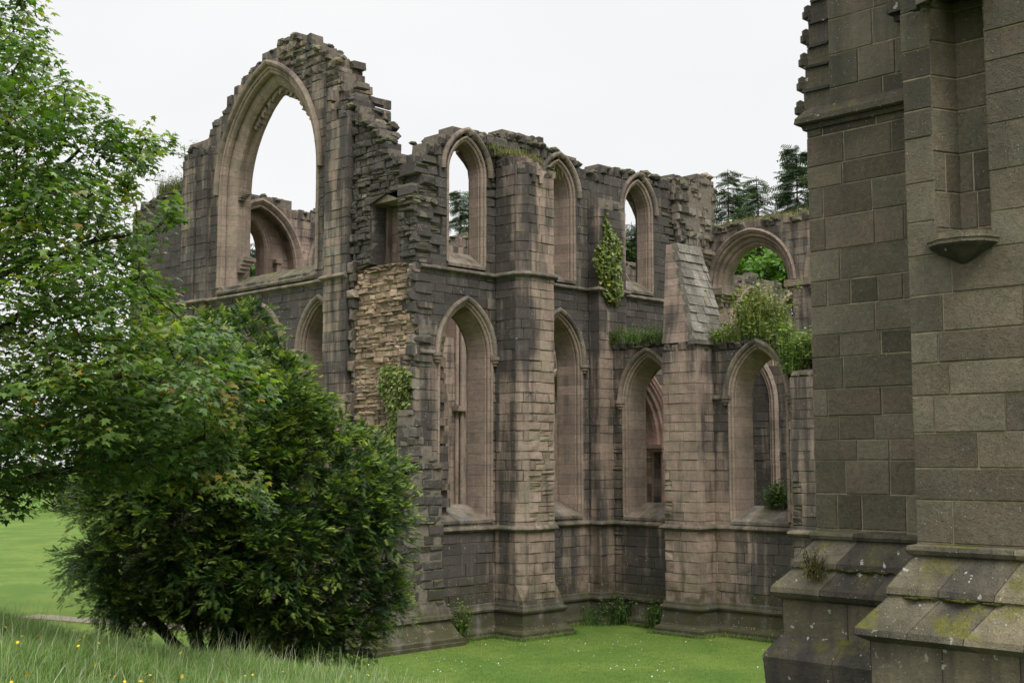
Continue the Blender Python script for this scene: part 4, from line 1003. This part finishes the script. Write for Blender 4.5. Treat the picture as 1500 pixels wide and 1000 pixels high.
n = 90000; d = RN.uniform(27.5, 39, n); pxs = RN.uniform(480, 1180, n); a = (pxs - 750) / FPX * d
x, y = CAMP[0] + a * RT[0] + d * FW[0], CAMP[1] + a * RT[1] + d * FW[1]
k = (ground(x, y) < .3) & ((y < -.5) & (x < 7.0) | (x < -2.2))
a, d = a[k], d[k]; n = len(a)
ex, ey = [], []
for (x0, y0), (x1, y1) in zip(offs(P2, .36), offs(P2, .36)[1:]):
    m = int(math.hypot(x1 - x0, y1 - y0) * 260); t = RN.random(m); ex.append(x0 + (x1 - x0) * t + RN.normal(0, .04, m)); ey.append(y0 + (y1 - y0) * t + RN.normal(0, .04, m))
ea, ed = view(np.concatenate(ex), np.concatenate(ey)); m = len(ea)
hh = np.concatenate([RN.uniform(.025, .055, n), RN.uniform(.04, .13, m) * RN.choice([1, 1, 1, 1.8], m)])
patch = np.clip(.5 + .25 * np.sin(np.concatenate([a, ea]) * 2.3 + np.concatenate([d, ed])) + RN.normal(0, .16, n + m), 0, 1)
tag(blades('lawn_grass', np.concatenate([a, ea]), np.concatenate([d, ed]), hh, RN.uniform(.008, .016, n + m), hh * RN.uniform(.2, .9, n + m), leafmat('lawn_blade', [(.05, .10, .016), (.085, .155, .026), (.125, .20, .036), (.20, .24, .07)], .25, (1.2, 1.3, .5), .6, .2), patch, RN.random(n + m)),
    'short mown grass blades of the lawn before the abbey walls', 'grass', kind='stuff')
# ================================================================== PLANTS
def frames(dirs, up=None, roll_=None):
    """basis (x=side, y=along, z=normal) for every direction"""
    y = dirs / np.linalg.norm(dirs, axis=1, keepdims=True)
    u = np.tile(np.array([0, 0, 1.0]), (len(y), 1)) if up is None else up
    x = np.cross(y, u); x /= np.maximum(np.linalg.norm(x, axis=1, keepdims=True), 1e-6); z = np.cross(x, y)
    if roll_ is not None:
        c, s = np.cos(roll_)[:, None], np.sin(roll_)[:, None]; x, z = x * c + z * s, z * c - x * s
    return np.stack([x, y, z], 1)
def scatter(tv, tf, pos, B, sc):
    V = np.einsum('kc,ncd->nkd', tv, B * sc[:, None, None]) + pos[:, None, :]
    F = (np.arange(len(pos)) * len(tv))[:, None, None] + np.array(tf)[None]
    return V.reshape(-1, 3), F.reshape(-1, len(tf[0]))
def leaf_obj(name, tv, tf, pos, B, sc, c0, c1, mat, parent=None):
    V, F = scatter(np.array(tv, float), tf, pos, B, sc)
    col = np.repeat(np.stack([c0, c1, c0 * 0], -1), len(tf), 0)
    return mesh_np(name, V, F, col, mat, parent)
def tube(mb, pts, rads, n=6):
    pts = [Vector(p) for p in pts]; rings = []
    for i, p in enumerate(pts):
        t = (pts[min(i + 1, len(pts) - 1)] - pts[max(i - 1, 0)]).normalized()
        u = t.cross(Vector((.3, .1, 1)) if abs(t.z) < .9 else Vector((1, 0, 0))).normalized(); w = t.cross(u)
        rings.append([tuple(p + (u * math.cos(2 * math.pi * k / n) + w * math.sin(2 * math.pi * k / n)) * rads[i]) for k in range(n)])
    o = len(mb.v)
    for r in rings: mb.v.extend(r)
    for i in range(len(rings) - 1):
        for k in range(n):
            mb.f.append((o + i * n + k, o + i * n + (k + 1) % n, o + (i + 1) * n + (k + 1) % n, o + (i + 1) * n + k)); mb.c.append((.5, .5, .5)); mb.m.append(0)
def limb(mb, a, b, r0, r1, sag=.1, n=6, rng=R, sides=6):
    a, b = Vector(a), Vector(b); l = (b - a).length; pts = []; rr = []
    j = Vector((rng.uniform(-1, 1), rng.uniform(-1, 1), rng.uniform(-.5, 1))) * l * sag
    for i in range(n + 1):
        t = i / n; pts.append(a.lerp(b, t) + j * math.sin(math.pi * t) + Vector((rng.uniform(-1, 1), rng.uniform(-1, 1), rng.uniform(-1, 1))) * l * .015); rr.append(r0 + (r1 - r0) * t)
    tube(mb, pts, rr, sides); return pts
def grow(mb, starts, pts, root, r, rng):
    """each twig springs from the nearest wood already grown; returns where it starts"""
    nodes = np.zeros((len(starts) + len(pts), 3)); nodes[:len(starts)] = [tuple(p) for p in starts]; n = len(starts)
    order = sorted(range(len(pts)), key=lambda i: (pts[i] - root).length); src = [None] * len(pts)
    for i in order:
        k = int(np.argmin(((nodes[:n] - np.array(tuple(pts[i]))) ** 2).sum(1))); a = Vector(nodes[k]); src[i] = a
        if mb is not None: limb(mb, a, pts[i], r * rng.uniform(.6, 1.1), r * .35, .12, 4, rng, 4)
        nodes[n] = tuple(pts[i]); n += 1
    return src
def inside(poly, p):
    x, y = p; c = False
    for i in range(len(poly)):
        (x0, y0), (x1, y1) = poly[i], poly[i - 1]
        if (y0 > y) != (y1 > y) and x < (x1 - x0) * (y - y0) / (y1 - y0) + x0: c = not c
    return c
def edge_dist(poly, p):
    m = 1e9; p = Vector(p)
    for i in range(len(poly)):
        a, b = Vector(poly[i - 1]), Vector(poly[i]); ab = b - a; t = clampf((p - a).dot(ab) / max(ab.length_squared, 1e-9)); m = min(m, (a + ab * t - p).length)
    return m
def crown(poly, dist, thick, n, minsep, rng, e0=110, emin=6):
    """points through a crown volume whose profile is poly and whose depth swells away from the rim"""
    xs = [p[0] for p in poly]; ys = [p[1] for p in poly]; out = []; tries = 0; es = []
    while len(out) < n and tries < n * 60:
        tries += 1
        p = (rng.uniform(min(xs), max(xs)), rng.uniform(min(ys), max(ys)))
        if not inside(poly, p): continue
        e = edge_dist(poly, p)
        if e < emin: continue
        dd = dist + rng.uniform(-1, 1) * thick * min(1, math.sqrt(e / e0))
        w = Vector(at(p[0], p[1], dd))
        if any((w - o).length < minsep for o in out): continue
        out.append(w); es.append(e)
    crown.e = es
    return out

# leaf shapes
MAPLE = [(0, -.12, 0), (.10, 0, .0), (.46, -.06, -.10), (.30, .16, -.03), (.52, .46, -.12), (.22, .42, -.02), (0, .95, -.14), (-.22, .42, -.02), (-.52, .46, -.12), (-.30, .16, -.03), (-.46, -.06, -.10), (-.10, 0, 0), (0, .2, .04)]
MAPLE_F = [(12, i, i + 1) for i in range(0, 11)] + [(12, 11, 0)]
def spray(nl, ln, w, taper=.5):
    v, f = [], []
    for i in range(nl):
        t = (i + .5) / nl
        for sg in (-1, 1):
            o = len(v); l = ln * (1 - taper * t)
            v += [(0, t, 0), (sg * w * .25, t + w, .0), (sg * l, t + l * .75, -.04 - .1 * t)]; f.append((o, o + 1, o + 2))
    o = len(v); v += [(-.012, 0, 0), (.012, 0, 0), (0, 1.05, -.08)]; f.append((o, o + 1, o + 2))
    return v, f
OVAL = [(0, 0, 0), (.28, .35, .05), (0, 1, -.08), (-.28, .35, .05)]; OVAL_F = [(0, 1, 2, 3)]
IVYL = [(0, 0, 0), (.45, .1, 0), (.3, .5, .03), (0, 1, 0), (-.3, .5, .03), (-.45, .1, 0)]; IVY_F = [(0, 1, 2, 3), (0, 3, 4, 5)]

# ---- maple on the left
M_MAPLE = leafmat('maple_leaf', [(.034, .078, .020), (.062, .125, .030), (.11, .185, .044), (.21, .275, .07), (.30, .20, .04)], .42, (1.5, 1.7, .5), .42, .4)
rm = random.Random(21)
tx, ty = world(-7.1, 14.3); tz = float(ground(tx, ty))
maple = empty('maple_tree', (tx, ty, tz), 'broad maple tree with lobed bright green leaves spreading in from the left edge', 'tree')
mp_poly = [(-140, -120), (20, -60), (50, 5), (74, 18), (62, 55), (88, 95), (122, 128), (152, 140), (168, 178), (184, 205), (246, 184), (262, 212), (222, 240), (192, 262), (205, 300), (292, 306), (272, 340), (222, 352), (226, 400),
           (258, 430), (280, 468), (330, 486), (362, 522), (398, 562), (404, 592), (352, 622), (330, 660), (402, 728), (372, 748), (300, 722), (236, 700), (150, 716), (60, 742), (0, 752), (-140, 760)]
cen = crown(mp_poly, 13.6, 2.0, 430, .24, rm, 130, 8); mpe = list(crown.e)
cen += crown([(-130, -100), (-130, 700), (-260, 740), (-420, 700), (-560, 560), (-600, 380), (-540, 180), (-420, 40), (-280, -60)], 14.6, 2.2, 210, .30, rm, 160, 8); mpe += list(crown.e)
rm.seed(5)
trunk_top = Vector((tx, ty, tz + 1.5))
anch = [Vector(at(px, py, dd)) for px, py, dd in ((-60, 560, 14.2), (-80, 380, 14.0), (-60, 180, 14), (-60, 20, 14), (-330, 560, 14.8), (-420, 380, 14.6), (-330, 150, 14.8), (60, 640, 13.4), (150, 560, 13.2), (110, 430, 14.2), (60, 300, 13.6), (10, 130, 13.8), (250, 560, 13.4), (180, 340, 13.6), (290, 640, 13.8), (120, 220, 14.1))]
mbt = MB(); tube(mbt, [(tx, ty, tz - .2), (tx + .03, ty, tz + .8), trunk_top, trunk_top + Vector((.1, .05, 1.6)), trunk_top + Vector((.05, .2, 3.2)), trunk_top + Vector((.1, .3, 5.5))], [.30, .25, .22, .18, .13, .05], 10)
par = [None] * len(anch)
wood = []
for i, a_ in enumerate(anch):
    src = trunk_top + Vector((.07, .1, clampf((a_.z - trunk_top.z) * .55 - .3, 0, 4)))
    wood += limb(mbt, src, a_, .07, .022, .10, 12, rm)[2:]
br = grow(mbt, wood, cen, trunk_top, .012, rm)
mbt.build('trunk', M_BARK, maple, smooth=True)
P_, D_, C0, C1, S_ = [], [], [], [], []
for c_, b_, e_ in zip(cen, br, mpe):
    ax = (c_ - b_).normalized(); sp_ = clampf(e_ * 13.6 / FPX / .42, .35, 1.0); nleaf = int((rm.randint(85, 130) if c_.z < 6.2 else rm.randint(62, 100)) * (.5 + .5 * sp_)); tint = rm.gauss(.45, .17); out_ = max(0, .4)
    for k in range(nleaf):
        o_ = Vector((rm.gauss(0, .21 * sp_), rm.gauss(0, .21 * sp_), rm.gauss(0, .085)))
        P_.append(c_ + o_ + ax * rm.uniform(-.1, .15))
        dv = (o_ + ax * .15).normalized(); D_.append((dv.x + rm.gauss(0, .35), dv.y + rm.gauss(0, .35), -.3 + rm.gauss(0, .22)))
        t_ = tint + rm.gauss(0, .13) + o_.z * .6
        if rm.random() < .012: t_ = 1.0
        C0.append(clampf(t_, 0, .86) if t_ < 1 else 1.0); C1.append(rm.random()); S_.append(rm.uniform(.05, .118))
P_, D_ = np.array(P_), np.array(D_)
leaf_obj('crown', MAPLE, MAPLE_F, P_, frames(D_, None, RN.normal(0, .28, len(P_))), np.array(S_), np.array(C0), np.array(C1), M_MAPLE, maple)

# ---- yew
M_YEW = leafmat('yew_needles', [(.012, .033, .009), (.034, .080, .017), (.115, .185, .034), (.29, .35, .065)], .26, (1.2, 1.4, .5), .5, .3)
ry = random.Random(8)
ybx, yby, _ = at(312, 930, 20.0); ybz = float(ground(ybx, yby))
yew = empty('yew_tree', (ybx, yby, ybz), 'dark green spreading yew with feathery sprays standing on the bank before the abbey', 'tree')
yw_poly = [(300, 470), (345, 434), (380, 448), (408, 480), (430, 520), (462, 566), (482, 610), (530, 632), (568, 648), (600, 676), (612, 740), (618, 800), (604, 850), (612, 895), (580, 925), (520, 945), (450, 950), (400, 935),
           (340, 905), (270, 890), (200, 905), (130, 900), (86, 880), (98, 850), (66, 828), (92, 790), (60, 750), (130, 700), (120, 600), (180, 500), (240, 470)]
yw_poly = [(x - 24 if x > 530 else x + 34 if x < 140 and y > 720 else x, y + (12 if y > 880 else 0)) for x, y in yw_poly]
yc = Vector(at(330, 760, 20.0))
lumps = crown(yw_poly, 20.0, 2.3, 170, .42, ry, 150, 18); ywe = list(crown.e)
cen = []
for l_, e_ in zip(lumps, ywe):
    r_ = min(ry.uniform(.36, .62), max(.16, e_ * 20 / FPX * .75)); o_ = (l_ - yc); o_ = o_ / max(o_.length, .5)
    for k in range(15):
        v_ = (Vector((ry.gauss(0, 1), ry.gauss(0, 1), ry.gauss(0, .8))).normalized() + o_ * .55 + Vector((0, 0, .35))).normalized()
        cen.append((l_ + Vector((v_.x, v_.y, v_.z * .75)) * r_ * ry.uniform(.75, 1.05), v_, .02 + .2 * v_.z))  # shoots on lump tops paler: new growth, plus lit tops put into the tint
for c_ in crown(yw_poly, 20.0, 1.9, 420, .25, ry, 170, 20): cen.append((c_, (c_ - yc).normalized(), -.35))  # inner fill tinted dark to stand in for occlusion inside the crown
mbt = MB(); base = Vector((ybx, yby, ybz - .15))
fork = []; fw_ = []
for (px, py, dd) in ((190, 850, 19.6), (130, 830, 20.3), (250, 700, 20), (330, 600, 20.4), (400, 700, 19.8), (470, 760, 19.6), (540, 800, 19.7), (430, 850, 19.2), (350, 520, 20.4), (560, 880, 19.4), (310, 780, 19.0)):
    e = Vector(at(px, py, dd)); fork.append(e); fw_ += limb(mbt, base + Vector((ry.uniform(-.12, .12), ry.uniform(-.12, .12), ry.uniform(0, .3))), e, .11, .02, .08, 8, ry, 7)[2:]
br = grow(mbt, fw_, [c_[0] for c_ in cen], base, .008, ry)
mbt.build('trunk', plain('yew_bark', (.018, .013, .010), (.04, .03, .022), 9, bump=.6), yew, smooth=True)
SP, SPF = spray(6, .38, .17, .5)
P_, D_, C0, C1, S_ = [], [], [], [], []
for (c_, v_, ti_), b_ in zip(cen, br):
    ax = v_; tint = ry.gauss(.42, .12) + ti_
    nfan = 3
    for w_ in range(nfan):                       # each shoot: a branchlet fringed with sprays, tips drooping
        d0 = (ax + Vector((ry.gauss(0, .45), ry.gauss(0, .45), ry.gauss(.10, .3)))).normalized()
        st_ = c_ + Vector((ry.gauss(0, .12), ry.gauss(0, .12), ry.gauss(0, .12)))
        ln_ = ry.uniform(.22, .42); side = d0.cross(Vector((0, 0, 1))).normalized()
        for k in range(16):
            t = (k + .5) / 16; sg = -1 if k % 2 else 1
            p = st_ + d0 * ln_ * t + Vector((ry.gauss(0, .03), ry.gauss(0, .03), -.5 * ln_ * t * t + ry.gauss(0, .02)))
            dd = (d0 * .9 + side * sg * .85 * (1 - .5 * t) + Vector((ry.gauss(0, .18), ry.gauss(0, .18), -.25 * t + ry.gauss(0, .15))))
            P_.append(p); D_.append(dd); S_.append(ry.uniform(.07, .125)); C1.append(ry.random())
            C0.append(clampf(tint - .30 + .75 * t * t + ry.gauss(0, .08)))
P_, D_ = np.array([tuple(p) for p in P_]), np.array([tuple(p) for p in D_])
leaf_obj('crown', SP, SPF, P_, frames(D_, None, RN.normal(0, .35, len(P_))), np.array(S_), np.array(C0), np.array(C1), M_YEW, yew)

# ---- ivy on the stone
M_IVY = leafmat('ivy_leaf', [(.045, .085, .016), (.10, .15, .028), (.18, .22, .045), (.30, .30, .07)], .22, (1.2, 1.3, .6), .4, .4)
def ivy(poly, ax, v, n, size, nrm, label, depth=.22):
    ri = random.Random(n); xs = [p[0] for p in poly]; ys = [p[1] for p in poly]; P, D, c0, c1, s_ = [], [], [], [], []
    b_ = on(sum(xs) / len(xs), max(ys), ax, v)
    root = empty('ivy', b_, label, 'ivy')
    mb = MB(); tips = []
    while len(P) < n:
        p = (ri.uniform(min(xs), max(xs)), ri.uniform(min(ys), max(ys)))
        if not inside(poly, p): continue
        e = edge_dist(poly, p)
        if e < 4 and ri.random() < .5: continue
        w = Vector(on(p[0], p[1], ax, v)) + Vector(nrm) * (.03 + depth * min(1, e / 18) * ri.random())
        P.append(tuple(w)); D.append((nrm[0] * .5 + ri.gauss(0, .6), nrm[1] * .5 + ri.gauss(0, .6), -.8 + ri.gauss(0, .3)))
        c0.append(clampf(ri.gauss(.5, .2))); c1.append(ri.random()); s_.append(size * ri.uniform(.6, 1.3))
        if len(P) % 60 == 0: tips.append(Vector(on(p[0], p[1], ax, v)) + Vector(nrm) * .03)
    P, D = np.array(P), np.array(D)
    upv = np.tile(np.array(nrm, float), (len(P), 1)) + RN.normal(0, .35, (len(P), 3))
    leaf_obj('foliage', IVYL, IVY_F, P, frames(D, upv), np.array(s_), np.array(c0), np.array(c1), M_IVY, root)
    s0 = Vector(b_) + Vector(nrm) * .04
    for t in tips: limb(mb, s0, t, .012, .004, .05, 5, ri, 4)
    mb.build('stem', M_BARK, root)
    return root
ivy([(556, 540), (575, 530), (596, 535), (607, 548), (602, 580), (604, 610), (604, 660), (600, 720), (566, 720), (560, 640), (572, 610), (556, 575)], 'X', -.28, 2300, .11, (-1, 0, 0), 'ivy with small leaves climbing the tan rubble face of the broken turret')
ivy([(886, 296), (890, 312), (892, 332), (904, 348), (912, 366), (908, 400), (912, 425), (902, 448), (884, 438), (876, 410), (868, 385), (866, 366), (880, 350), (882, 322)], 'Y', -.52, 1300, .12, (0, -1, 0), 'yellow green ivy hanging in a tapering curtain on the dark buttress', .3)

# ---- plants on the wall tops
M_HERB = leafmat('wall_herbs', [(.045, .09, .022), (.085, .16, .032), (.15, .22, .045), (.27, .29, .08)], .3, (1.2, 1.3, .5), .5, .3)
M_DRY = leafmat('dry_wall_grass', [(.06, .085, .022), (.11, .13, .035), (.19, .18, .06), (.27, .23, .10)], .25, (1.2, 1.2, .6), .6, .2)
def tuft(name, spots, label, cat, mat, n, h, wid=.014, leafy=0, lsize=.1, cmean=.45, lean=.5):
    """grass blades and leafy stems growing over a line of spots (x, y, z, spread)"""
    rt = random.Random(len(label) + n)
    root = empty(name, spots[0][:3], label, cat)
    idx = RN.integers(0, len(spots), n); sp = np.array(spots)[idx]
    x = sp[:, 0] + RN.normal(0, 1, n) * sp[:, 3]; y = sp[:, 1] + RN.normal(0, 1, n) * sp[:, 3]; z = sp[:, 2] - .05
    a, d_ = view(x, y)
    o = blades('blades', a, d_, RN.uniform(*h, n), np.full(n, wid), RN.uniform(.03, lean, n) * np.mean(h), mat, np.clip(RN.normal(cmean, .2, n), 0, 1), RN.random(n), z)
    put(o, root)
    if leafy:
        P, D, s_ = [], [], []; mb = MB()
        for k in range(leafy):
            q_ = rt.choice(spots); b_ = Vector((q_[0] + rt.gauss(0, q_[3]), q_[1] + rt.gauss(0, q_[3]), q_[2] - .05)); l_ = rt.uniform(*h) * 1.25
            t_ = b_ + Vector((rt.gauss(0, .25) * l_, rt.gauss(0, .25) * l_, l_)); limb(mb, b_, t_, .008, .003, .06, 4, rt, 3)
            for j in range(18):
                f = rt.uniform(.25, 1.05); P.append(tuple(b_.lerp(t_, f) + Vector((rt.gauss(0, .07), rt.gauss(0, .07), rt.gauss(0, .04))))); D.append((rt.gauss(0, 1), rt.gauss(0, 1), rt.uniform(-.4, .5))); s_.append(lsize * rt.uniform(.5, 1.2))
        P, D = np.array(P), np.array(D)
        leaf_obj('leaves', OVAL, OVAL_F, P, frames(D, None, RN.normal(0, .5, len(P))), np.array(s_), np.clip(RN.normal(cmean + .1, .2, len(P)), 0, 1), RN.random(len(P)), mat, root)
        mb.build('stems', M_BARK, root)
    return root
def line(p0, p1, n, s): return [tuple(p0[k] + (p1[k] - p0[k]) * i / max(1, n - 1) for k in range(3)) + (s,) for i in range(n)]
tuft('wall_plants', line((8.3, -.15, 9.3), (8.35, -3.1, 9.15), 8, .16), 'grass and herbs growing on the low wall top left of the sloping buttress', 'plants', M_HERB, 1700, (.08, .62), .010, leafy=110, lsize=.09, cmean=.42, lean=1.0)
tuft('wall_plants', line((8.4, -4.7, 9.0), (8.5, -6.9, 9.1), 6, .2), 'tall yellow green weeds on the low wall top before the broad arch', 'plants', M_HERB, 1300, (.1, .6), .010, leafy=140, lsize=.12, cmean=.55)
tuft('wall_plants', line((8.6, -5.5, 9.1), (8.9, -6.6, 9.2), 4, .22), 'taller flowering weeds with pale leaves in front of the broad arch', 'plants', M_HERB, 200, (.8, 1.4), leafy=90, lsize=.14, cmean=.68)
tuft('wall_plants', [(8.1, -7.4, 8.5, .18), (8.0, -7.9, 8.3, .2), (7.9, -7.8, 7.9, .16), (8.1, -8.6, 8.3, .25)], 'bushy weeds trailing down the wall end beside the tower', 'plants', M_HERB, 900, (.3, .8), leafy=110, lsize=.13, cmean=.5)
tuft('wall_grass', line((14.9, .1, 14.1), (15.0, -8, 14.1), 20, .25), 'dry yellow grass along the top of the broad arch wall', 'grass', M_DRY, 3600, (.12, .42), cmean=.55)
tuft('wall_grass', line((2.9, .35, 15.1), (5.8, .4, 14.75), 10, .25), 'dry grass and moss on the ragged wall top between two high windows', 'grass', M_DRY, 1500, (.08, .3), cmean=.35)
tuft('wall_grass', [(3.3, -.35, 14.95, .2), (3.8, -.1, 15.05, .22), (4.3, -.3, 14.95, .2), (4.9, .1, 15.0, .2), (5.4, .2, 14.9, .2), (3.0, .1, 15.15, .15)], 'dry mossy grass sprouting from the broken head of the tall buttress', 'grass', M_DRY, 3000, (.06, .26), .012, cmean=.4)
tuft('gorse_bush', [(1.4, 15.6, 16.0, .25), (1.45, 16.2, 16.0, .28), (1.4, 16.9, 16.0, .25), (1.4, 17.4, 15.95, .2)], 'rounded brown green bush on the low wall left of the gable', 'bush', M_DRY, 1500, (.2, .75), leafy=120, lsize=.09, cmean=.25)
tuft('fern', [(7.2, -.35, .05, .25), (7.8, -.75, .05, .25), (7.9, -1.1, .2, .15)], 'dark green ferns in the inner corner at the wall foot', 'plant', M_HERB, 500, (.3, .7), leafy=50, cmean=.12)
tuft('fern', [(7.85, -2.6, .1, .25), (7.8, -2.8, .15, .25), (7.75, -3.1, .2, .2)], 'dark green ferns at the foot of the aisle wall beside the buttress', 'plant', M_HERB, 400, (.3, .7), leafy=50, cmean=.12)
tuft('wall_plants', [(1.3, -.5, .3, .12)], 'small green weed at the foot of the corner stump', 'plants', M_HERB, 120, (.3, .8), leafy=22, lsize=.1, cmean=.45)
tuft('wall_plants', [(8.9, -6.6, 3.9, .15), (8.9, -6.3, 3.9, .15)], 'small dark bush growing on the sill of the right aisle window', 'plants', M_HERB, 120, (.3, .7), leafy=50, lsize=.12, cmean=.15)
p_ = on(1188, 830, 'X', TA - .35)
tuft('wall_plants', [(TA - .30, TAY - .12, 4.0, .05), (TA - .33, TAY - .2, 3.95, .05)], 'small pale weed rooted in the stepped base of the tower', 'plants', M_DRY, 160, (.08, .26), .006, leafy=40, lsize=.03, cmean=.6)
#tuft('wall_plants', [(TA - .3, TAY - .95, 3.95, .05)], 'tiny weed wedged between the two stepped bases of the tower', 'plants', M_HERB, 60, (.08, .2), .005, leafy=14, lsize=.03, cmean=.5)

# sapling on the low wall
sap = empty('sapling', (1.4, 16.0, 15.95), 'thin bare stemmed sapling growing from the low wall left of the gable', 'tree')
mb = MB(); rs_ = random.Random(4); P, D = [], []
b_ = Vector((1.4, 16.0, 15.95)); tube(mb, [b_, b_ + Vector((.02, .05, 1.0)), b_ + Vector((-.04, .1, 2.0))], [.03, .022, .008], 5)
for k in range(14):
    z = .9 + 1.0 * k / 13; s0 = b_ + Vector((0, .06, z)); e = s0 + Vector((rs_.gauss(0, .4), rs_.gauss(0, .4), rs_.uniform(.1, .4))); limb(mb, s0, e, .008, .003, .08, 4, rs_, 3)
    for j in range(12): P.append(tuple(s0.lerp(e, rs_.uniform(.4, 1.1)) + Vector((rs_.gauss(0, .07),) * 1 + (rs_.gauss(0, .07), rs_.gauss(0, .05))))); D.append((rs_.gauss(0, 1), rs_.gauss(0, 1), -.2))
mb.build('trunk', M_BARK, sap)
leaf_obj('crown', OVAL, OVAL_F, np.array(P), frames(np.array(D)), RN.uniform(.08, .15, len(P)), RN.uniform(.3, .6, len(P)), RN.random(len(P)), M_HERB, sap)

# ---- trees beyond the ruin
M_FIR = leafmat('fir_needles', [(.06, .092, .06), (.085, .125, .075), (.12, .165, .095)], .2, (1.2, 1.3, .6), .6, .2)  # needles paler and greyer: distance haze put into their colour
M_BROAD = leafmat('broadleaf', [(.05, .11, .022), (.09, .18, .032), (.15, .25, .045)], .35, (1.3, 1.5, .5), .5, .3)
FS, FSF = spray(5, .42, .16, .5)
def fir(px, ytop, dist, hgt, spread, label, seed, dens=1.0, lean=0.0):
    rf = random.Random(seed); tp = Vector(at(px, ytop, dist)); x, y = tp.x, tp.y; z0 = tp.z - hgt
    t = empty('fir_tree', (x, y, 0), label, 'tree', 'fir trees beyond the ruin')
    mb = MB(); tube(mb, [(x, y, -.2), (x + lean * .3, y, tp.z * .5), (x + lean, y, tp.z)], [.28, .16, .02], 7)
    P, D, s_ = [], [], []
    k = 0; z = tp.z - .3
    while z > z0:
        f = (tp.z - z) / hgt; r = spread * (f ** .8) * rf.uniform(.65, 1.15) + .25
        for q_ in range(3 + int(2 * dens)):
            if rf.random() > .86: continue
            an = rf.uniform(0, 6.283); dirv = Vector((math.cos(an), math.sin(an), -.12 - .25 * f)); b_ = Vector((x + lean * z / tp.z, y, z)); l_ = r * rf.uniform(.6, 1.1)
            e = b_ + dirv * l_ + Vector((0, 0, -.06 * l_ * l_ / 2)); limb(mb, b_, e, .05, .012, .05, 3, rf, 3)
            ns = int(l_ * 13 * dens) + 4
            for j in range(ns):
                u = rf.uniform(.25, 1.05); P.append(tuple(b_.lerp(e, u) + Vector((rf.gauss(0, .12), rf.gauss(0, .12), rf.gauss(0, .08))))); sgn = rf.choice((-1, 1))
                D.append((dirv.x * .8 - dirv.y * sgn * .7, dirv.y * .8 + dirv.x * sgn * .7, -.25 + rf.gauss(0, .2))); s_.append(rf.uniform(.5, 1.0))
        z -= rf.uniform(.28, .5)
    mb.build('trunk', M_BARK, t)
    P, D = np.array(P), np.array(D); n = len(P)
    leaf_obj('crown', FS, FSF, P, frames(D, None, RN.normal(0, .4, n)), np.array(s_), RN.random(n), RN.random(n), M_FIR, t)
fir(1066, 248, 88, 15, 3.0, 'slender open fir just right of the ruined wall end', 1, .7)
fir(1094, 272, 92, 13, 2.6, 'short sparse fir between the slender fir and the tall fir', 2, .55)
fir(1122, 262, 84, 11, 2.6, 'leaning sparse fir between the short fir and the tall fir', 3, .5, -1.2)
fir(1166, 214, 86, 19, 4.2, 'tallest dense fir standing against the left edge of the stone tower', 4, 1.4)
fir(1205, 240, 90, 17, 4.0, 'fir half hidden behind the stone tower', 5, 1.2)
fir(674, 278, 100, 14, 2.8, 'fir top framed in the first high window of the side wall', 6, 1.0)
fir(366, 352, 92, 12, 2.2, 'fir seen through the left foot of the great window', 7, .8)
fir(925, 325, 96, 12, 3.0, 'fir framed in the third high window of the side wall', 8, 1.2)
def broad(px, py, dist, rad, label, seed, n=2600):
    rb = random.Random(seed); c = Vector(at(px, py, dist))
    t = empty('broadleaf_tree', (c.x, c.y, 0), label, 'tree', 'leafy trees beyond the ruin')
    mb = MB(); tube(mb, [(c.x, c.y, -.2), (c.x, c.y, c.z * .5), (c.x, c.y, c.z)], [.5, .4, .15], 7); P, D, c0 = [], [], []
    for k in range(34):
        v = Vector((rb.gauss(0, 1), rb.gauss(0, 1), rb.gauss(0, 1))).normalized() * rad * rb.uniform(.45, 1.0); v.z *= .8; e = c + v
        limb(mb, c + Vector((0, 0, -rad * .6)), e, .09, .02, .08, 4, rb, 4); rr = rad * rb.uniform(.18, .32); tn = rb.gauss(.5, .15)
        for j in range(n // 34):
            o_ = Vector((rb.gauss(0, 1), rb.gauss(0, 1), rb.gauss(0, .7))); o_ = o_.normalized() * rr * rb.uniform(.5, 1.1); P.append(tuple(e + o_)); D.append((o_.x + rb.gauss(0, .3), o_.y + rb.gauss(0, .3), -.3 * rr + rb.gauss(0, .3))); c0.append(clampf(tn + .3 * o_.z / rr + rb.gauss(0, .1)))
    mb.build('trunk', M_BARK, t); P, D = np.array(P), np.array(D)
    leaf_obj('crown', OVAL, OVAL_F, P, frames(D, None, RN.normal(0, .6, len(P))), RN.uniform(.28, .55, len(P)), np.array(c0), RN.random(len(P)), M_BROAD, t)
broad(1085, 395, 82, 2.8, 'rounded bright green tree at left inside the broad arch', 1)
broad(1122, 372, 88, 3.0, 'rounded bright green tree at right inside the broad arch', 2)
broad(1150, 400, 80, 2.6, 'lower leafy tree behind the right pier of the broad arch', 3)
broad(925, 400, 100, 4.0, 'leafy tree low in the third high window', 4)
broad(372, 410, 100, 2.5, 'small leafy tree low in the left foot of the great window', 5, 1500)
broad(-40, 690, 120, 7, 'big leafy tree far across the lawn at the left edge', 6)
broad(90, 700, 135, 6, 'rounded leafy tree far across the lawn behind the maple', 7)
broad(200, 690, 128, 6, 'leafy tree far across the lawn behind the yew', 8)
